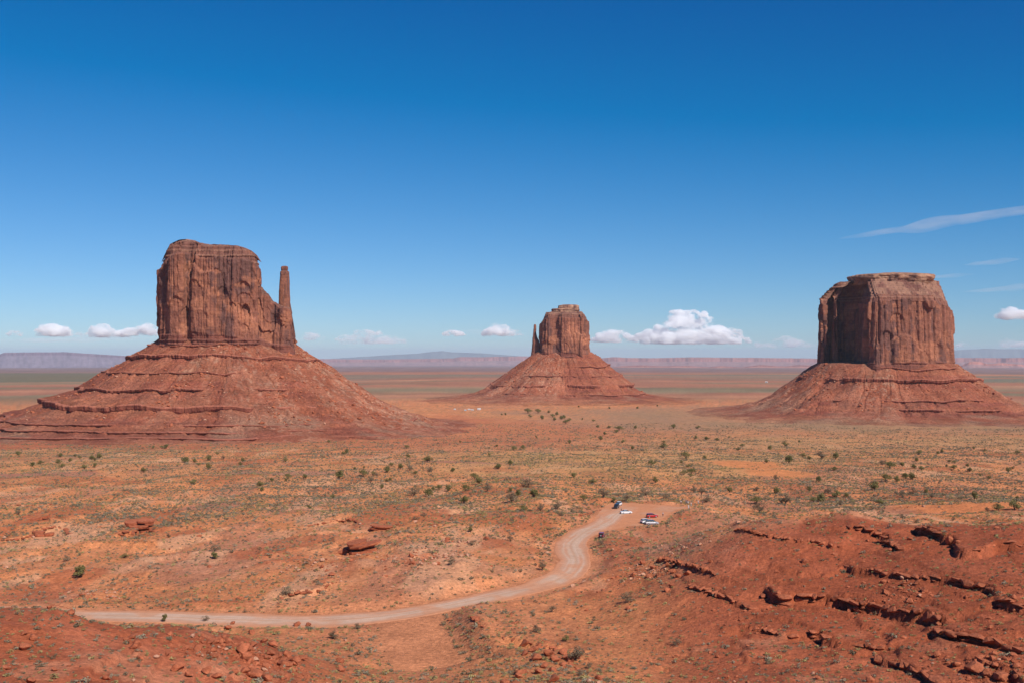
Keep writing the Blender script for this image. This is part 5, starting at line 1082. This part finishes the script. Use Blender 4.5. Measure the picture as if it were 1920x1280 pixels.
def person_meshes(stride=0.12, bend=0.0, arm=0.1):
    """1.75 m figure facing +X; returns body, shirt, trousers, hair, shoes meshes data"""
    V = []; E = []; Rr = []
    def n(p, r, par=None):
        V.append(p); Rr.append(r); i = len(V)-1
        if par is not None: E.append((par, i))
        return i
    pel = n((0, 0, .95), (.15, .11)); wai = n((.0, 0, 1.1), (.13, .10), pel); che = n((0.01+bend*.2, 0, 1.32), (.17, .12), wai); nb = n((bend*.25, 0, 1.48), .07, che); ne = n((bend*.27+.01, 0, 1.54), .055, nb)
    h1 = n((bend*.28+.02, 0, 1.61), (.075, .085), ne); h2 = n((bend*.28+.02, 0, 1.70), (.078, .092), h1); n((bend*.28+.01, 0, 1.765), (.045, .055), h2); n((bend*.28+.105, 0, 1.645), .016, h1)
    leg = {}
    for s in (-1, 1):
        f = s*stride; hp = n((0, s*.09, .90), .10, pel); kn = n((f*.5+.03, s*.10, .50), .062, hp); an = n((f-.01, s*.10, .09), .045, kn); he = n((f+.04, s*.10, .045), .042, an); n((f+.17, s*.105, .03), .035, he); leg[s] = (hp, kn, an)
        sh = n((bend*.22, s*.19, 1.43), .065, che); el = n((-.03-f*arm*2, s*.25, 1.15), .045, sh); wr = n((.06-f*.8, s*.26, .92), .030, el); pa = n((.075-f*.8, s*.26, .86), (.036, .024), wr)
        for k in range(4): a = n((.045-f*.8+.022*k, s*.262, .80), .009, pa); n((.05-f*.8+.024*k, s*.256, .755-.006*abs(k-1.5)), .008, a)
        a = n((.11-f*.8, s*.25, .84), .010, pa); n((.13-f*.8, s*.245, .80), .009, a)
    body = (V, E, Rr)
    g_ = .018
    sv = [V[wai], V[che], V[nb], V[pel]]; se = [(0, 1), (1, 2), (0, 3)]; sr = [(.13+g_, .10+g_), (.17+g_, .12+g_), (.075, .075), (.15+g_, .115+g_)]
    tv = [V[pel]]; te = []; tr = [(.15+g_*.6, .11+g_*.6)]
    i = 9
    for s in (-1, 1):
        f = s*stride; b = len(sv); sv += [(bend*.22, s*.19, 1.43), (-.015-f*arm, s*.23, 1.25)]; sr += [.082, .066]; se += [(1, b), (b, b+1)]
        hp, kn, an = leg[s]; b = len(tv); tv += [V[hp], V[kn], V[an]]; tr += [.12, .082, .068]; te += [(0, b), (b, b+1), (b+1, b+2)]
    hv = [(bend*.28-.005, 0, 1.66), (bend*.28+.005, 0, 1.735), (bend*.28+.01, 0, 1.775)]; hr = [(.085, .075), (.098, .088), (.06, .06)]
    return body, (sv, se, sr), (tv, te, tr), (hv, [(0, 1), (1, 2)], hr)
PB = {}
for key, args in (('walk', (.20, .1, .25)), ('stand', (.05, 0, .1))):
    b, s_, t_, h_ = person_meshes(*args)
    PB[key] = (b, s_, t_, h_)
def person(label, px, py, rz, pose, top, bottom, sc=1.0):
    p = pick([(px, py)])[0]; z = H(p[0:1], p[1:2])[0]+0.05; b, s_, t_, h_ = PB[pose]
    o = skin_obj = add('person', skin_mesh('body', *b, 'skin'), None, (p[0], p[1], z), (0, 0, R(rz)), (sc, sc, sc))
    tag(o, label, 'person', 'visitors at the viewpoint')
    add('shirt', skin_mesh('shirt', *s_, top, 1), o); add('trousers', skin_mesh('trousers', *t_, bottom), o); add('hair', skin_mesh('hair', *h_, 'hair'), o)
person('lone person in white top and dark trousers walking right of the red car', 1243, 967.5, 60, 'walk', 'white_cloth', 'dark_cloth')
person('person in dark clothes standing at the rear of the white sedan', 1165, 959, 20, 'stand', 'grey_cloth', 'dark_cloth')
person('person in white top and dark trousers, leftmost of the walkers at the viewpoint', 1277, 945.5, 70, 'walk', 'white_cloth', 'dark_cloth')
person('person in dark blue clothes beside the red-topped person', 1286.5, 944, 80, 'stand', 'blue_cloth', 'blue_cloth')
person('person in a dark red top beside the one in dark blue', 1290.2, 943.5, 100, 'stand', 'red_cloth', 'white_cloth')
person('person dressed all in white nearest the camera in the viewpoint group', 1291, 953, 80, 'walk', 'white_cloth', 'white_cloth')
person('person in white top just right of the one all in white', 1296, 948.5, 90, 'stand', 'white_cloth', 'grey_cloth')
person('person in pale top standing alone left of the bush at the viewpoint', 1309.3, 944.5, 90, 'stand', 'white_cloth', 'grey_cloth')
person('person in dark clothes beside the bush, rightmost of the group', 1317.5, 944.5, 90, 'stand', 'dark_cloth', 'dark_cloth')
# ------------------------------------------------------------------ far homestead
plain_mat('pale_wall', (0.60, 0.58, 0.55), 0.8); plain_mat('blue_wall', (0.35, 0.50, 0.60), 0.8); plain_mat('pale_roof', (0.6, 0.58, 0.55), 0.6); plain_mat('dark_window', (0.04, 0.05, 0.06), 0.2)
for px, py, L_, wm, lab in ((852.5, 767.2, 4, 'pale_wall', 'tiny white house at the left end of the far homestead'), (872.5, 769, 4, 'blue_wall', 'tiny pale blue house in the far homestead'), (879.5, 767.8, 5, 'pale_wall', 'tiny white house in the middle of the far homestead'), (885.5, 768.6, 5, 'pale_wall', 'tiny white trailer right of the middle house of the far homestead'), (898, 767.6, 7, 'pale_wall', 'longest tiny white house at the right end of the far homestead'), (1437, 716.5, 10, 'pale_wall', 'white speck of a building far out on the plain left of the right butte')):
    if py > 720: p = pick([(px, py)], y1=3400)[0]
    else: Yy = -112*F/(HY-py); p = (PW(px, Yy), Yy)
    z = H(np.array([p[0]]), np.array([p[1]]))[0]; o = thing('house', lab, 'house', (p[0], p[1], z), rng.uniform(-.4, .4), 'buildings of the far homestead')
    k = L_/9; add('wall', boxm('wall', L_, 5*k, 3.2*k, wm, 0.05), o, (0, 0, 1.5*k)); bm = bmesh.new()
    vs = [bm.verts.new(v) for v in ((-L_/2-.3, -2.8*k, 3.0*k), (L_/2+.3, -2.8*k, 3.0*k), (L_/2+.3, 2.8*k, 3.0*k), (-L_/2-.3, 2.8*k, 3.0*k), (-L_/2-.3, 0, 4.4*k), (L_/2+.3, 0, 4.4*k))]
    for f in ((0, 1, 5, 4), (2, 3, 4, 5), (0, 4, 3), (1, 2, 5), (3, 2, 1, 0)): bm.faces.new([vs[i] for i in f])
    add('roof', fin(bm, 'roof', 'pale_roof'), o); add('window', boxm('window', 1.2*k, 0.1, 1.1*k, 'dark_window', 0.01), o, (L_*.22, -2.52*k, 1.8*k)); add('door', boxm('door', 1.0*k, 0.1, 2.1*k, 'dark_window', 0.01), o, (-L_*.15, -2.52*k, 1.1*k))
print('cars people houses', round(time.time()-T0, 1))

# ------------------------------------------------------------------ clouds
def vol_mat(name, dens, noise_scale, lo, hi, stretch=(1, 1, 1), g_=-0.2):
    m = bpy.data.materials.new(name); m.use_nodes = True; n = m.node_tree; n.nodes.clear(); L = n.links
    o = n.nodes.new('ShaderNodeOutputMaterial'); v = n.nodes.new('ShaderNodeVolumePrincipled'); v.inputs['Color'].default_value = (1, 1, 1, 1); v.inputs['Anisotropy'].default_value = g_
    L.new(v.outputs[0], o.inputs['Volume'])
    if noise_scale is None: v.inputs['Density'].default_value = dens
    else:
        ge = n.nodes.new('ShaderNodeNewGeometry'); mp = n.nodes.new('ShaderNodeMapping'); mp.inputs['Scale'].default_value = stretch; L.new(ge.outputs['Position'], mp.inputs['Vector'])
        t = n.nodes.new('ShaderNodeTexNoise'); t.inputs['Scale'].default_value = noise_scale; t.inputs['Detail'].default_value = 5; t.inputs['Roughness'].default_value = 0.6; L.new(mp.outputs[0], t.inputs['Vector'])
        mr = n.nodes.new('ShaderNodeMapRange'); mr.inputs['From Min'].default_value = lo; mr.inputs['From Max'].default_value = hi; mr.inputs['To Min'].default_value = 0; mr.inputs['To Max'].default_value = dens; L.new(t.outputs['Fac'], mr.inputs['Value']); L.new(mr.outputs[0], v.inputs['Density'])
    MATS[name] = m; return m
vol_mat('cloud', 0.0100, 0.0019, 0.44, 0.60, (1, 1, 1.4)); vol_mat('thin_cloud', 0.0036, 0.0016, 0.46, 0.66, (1, 1, 1.8))
for k_ in ('cloud', 'thin_cloud'): MATS[k_].cycles.volume_step_rate = 0.25
vol_mat('cirrus', 0.00030, 0.00040, 0.45, 0.75, (0.5, 0.4, 1.6))
def cloud_mesh(name, Y, puffs, seed, mat, base_row):
    """union of puffs (column, row of centre, half width px, half height px), lumpy, flat-bottomed"""
    r = random.Random(seed); bm = bmesh.new(); s = Y/F
    zb = PZ(base_row, Y)
    def ball(qx, row, rx, rz, dy):
        bmesh.ops.create_icosphere(bm, subdivisions=2, radius=s, matrix=Matrix.Translation((PW(qx, Y), Y+dy*s, PZ(row, Y)))@Matrix.Diagonal((rx, rx, rz, 1)))
    for px, py, hw, hh in puffs:
        top = py-hh; ht = base_row-top
        ball(px, base_row-ht*0.30, hw*0.72, ht*0.42, 0); ball(px+hw*r.uniform(-.15, .15), base_row-ht*0.55, hw*0.42, ht*0.34, 0)
        for k in range(int(16+hw*0.8)):
            a = r.uniform(0, 6.28); d = math.sqrt(r.random())*0.92; env = math.sqrt(1-d*d)
            rad = r.uniform(0.13, 0.30)*min(hw, ht); f = r.random()**0.6; row = base_row-max(0.0, ht*env-rad)*f
            ball(px+math.cos(a)*d*hw, row, rad*1.2, rad*0.95, math.sin(a)*d*hw*0.7)
    for v in bm.verts:
        if v.co.z < zb: v.co.z = zb+(v.co.z-zb)*0.12
    me0 = bpy.data.meshes.new(name); bm.to_mesh(me0); bm.free()
    ob = bpy.data.objects.new(name, me0)
    rm = ob.modifiers.new('r', 'REMESH'); rm.mode = 'VOXEL'; rm.voxel_size = 1.7*s
    me = evaluated(ob); bpy.data.objects.remove(ob); bpy.data.meshes.remove(me0)
    n = len(me.vertices); co = np.empty(n*3); me.vertices.foreach_get('co', co); co = co.reshape(-1, 3); no = np.empty(n*3); me.vertices.foreach_get('normal', no); no = no.reshape(-1, 3)
    q = co/s; dsp = 2.0*(1-2*np.abs(vn2(q[:, 0]/7+q[:, 1]/9, q[:, 2]/7-q[:, 1]/11, seed)))+1.5*(1-2*np.abs(vn2(q[:, 0]/3+q[:, 1]/3.6, q[:, 2]/3, seed+5)))+0.8*(1-2*np.abs(vn2(q[:, 0]/1.6-q[:, 1]/2, q[:, 2]/1.6, seed+7)))
    co = co+no*(dsp*s*0.85)[:, None]; me.vertices.foreach_set('co', co.ravel()); me.update()
    me.materials.clear(); me.materials.append(MATS[mat]); return me
CL = [
 ('tall heaped white cumulus cloud right of the central butte', 42000, 'cloud', [(1285, 590, 40, 16), (1266, 586, 24, 12), (1318, 592, 30, 10), (1345, 620, 50, 15), (1245, 618, 52, 14), (1378, 634, 28, 8), (1300, 630, 96, 13), (1215, 632, 30, 8)], 643, 1),
 ('low white cumulus just right of the central butte', 44000, 'cloud', [(1150, 626, 36, 12), (1180, 634, 28, 7), (1128, 630, 18, 8)], 640, 2),
 ('small white cumulus left of the central butte', 43000, 'cloud', [(935, 612, 22, 12), (920, 622, 16, 8), (962, 624, 20, 7), (850, 624, 30, 4)], 629, 3),
 ('broad flat cumulus right of the left butte', 45000, 'thin_cloud', [(690, 628, 46, 13), (650, 634, 34, 8), (735, 634, 36, 7)], 643, 4),
 ('small cloud close to the right side of the left butte', 45000, 'thin_cloud', [(582, 630, 26, 8)], 637, 5),
 ('white cumulus touching the left side of the left butte', 43000, 'cloud', [(275, 614, 26, 11), (245, 620, 26, 7)], 628, 6),
 ('middle cumulus of the row left of the left butte', 43000, 'cloud', [(190, 618, 28, 13), (215, 624, 30, 6)], 631, 7),
 ('leftmost cumulus of the row left of the left butte', 43000, 'cloud', [(98, 616, 34, 13), (30, 625, 22, 5), (120, 623, 34, 7)], 629, 8),
 ('small bright cumulus at the right edge of the picture', 36000, 'cloud', [(1895, 584, 32, 10), (1912, 590, 34, 9)], 598, 9),
 ('pale cloud left of the right butte', 46000, 'thin_cloud', [(1475, 638, 38, 11), (1428, 640, 14, 7), (1505, 644, 30, 6)], 650, 10),
 ('pale low cloud right of the right butte', 46000, 'thin_cloud', [(1895, 644, 40, 9), (1803, 646, 16, 4)], 650, 11)]
for lab, Y, mt, puffs, base, sd in CL:
    tag(add('cloud', cloud_mesh('cloud', Y, puffs, 950+sd, mt, base)), lab, 'cloud', 'cumulus clouds near the horizon')
def streak(lab, Y, px0, py0, px1, py1, halfw, thick, seed):
    """lens-shaped slab of ice cloud at height"""
    n, m = 40, 14; V = []
    A = Vector((PW(px0, Y), Y, PZ(py0, Y))); B = Vector((PW(px1, Y), Y*1.0, PZ(py1, Y)))
    for i in range(n):
        t = i/(n-1); c = A.lerp(B, t); e = math.sin(PI*min(max(t, .001), .999))**0.7
        for j in range(m):
            a = 2*PI*j/m; V.append((c.x, c.y+math.cos(a)*halfw*Y/F*3*e, c.z+math.sin(a)*thick*Y/F*e*(1+0.5*vn2(np.array([t*9.0]), np.array([seed+.5]), seed)[0])))
    me = raw_mesh('cirrus', np.array(V), grid_quads(n, m, True), None, 'cirrus'); tag(add('cirrus_cloud', me), lab, 'cloud', 'wispy high clouds')
streak('long wispy cirrus streak high on the right', 60000, 1570, 448, 2080, 370, 26, 10, 1)
streak('short wisp below the long cirrus streak', 60000, 1805, 497, 1915, 486, 12, 6, 2)
streak('faint wisp right of the flat cap of the right butte', 60000, 1730, 521, 1830, 514, 8, 4, 3)
streak('thin pale veil at the right edge under the short wisp', 60000, 1800, 548, 1990, 533, 10, 7, 4)
streak('faint flat veil under the row of cumulus at far left', 52000, -60, 640, 330, 633, 16, 5, 5)
streak('faint flat veil right of the left butte', 52000, 545, 644, 800, 639, 14, 5, 6)
streak('thin grey streak crossing the tall heaped cumulus', 40000, 1105, 604, 1400, 600, 12, 4, 7)
streak('faint veil left of the central butte', 52000, 810, 627, 1000, 618, 12, 5, 8)
streak('faint veil low between the tall cumulus and the right butte', 52000, 1380, 652, 1560, 645, 12, 5, 9)
print('clouds', round(time.time()-T0, 1))
# ------------------------------------------------------------------ haze
m = bpy.data.materials.new('haze'); m.use_nodes = True; n = m.node_tree; n.nodes.clear()
oo = n.nodes.new('ShaderNodeOutputMaterial'); v = n.nodes.new('ShaderNodeVolumePrincipled'); v.inputs['Color'].default_value = (0.70, 0.84, 1.0, 1); v.inputs['Density'].default_value = 1.6e-5; v.inputs['Anisotropy'].default_value = 0.0
n.links.new(v.outputs[0], oo.inputs['Volume'])
hb = bmesh.new(); bmesh.ops.create_cube(hb, size=1, matrix=Matrix.Translation((0, 0, -190))@Matrix.Diagonal((145000, 145000, 1020, 1)))
hm_ = bpy.data.meshes.new('haze'); hb.to_mesh(hm_); hb.free(); hm_.materials.append(m); tag(add('haze', hm_), kind='stuff')
print('done', round(time.time()-T0, 1), 'tris', sum(len(o.data.loop_triangles) or sum(len(p.vertices)-2 for p in o.data.polygons) for o in col.objects if o.type == 'MESH' and o.data.users == 1))
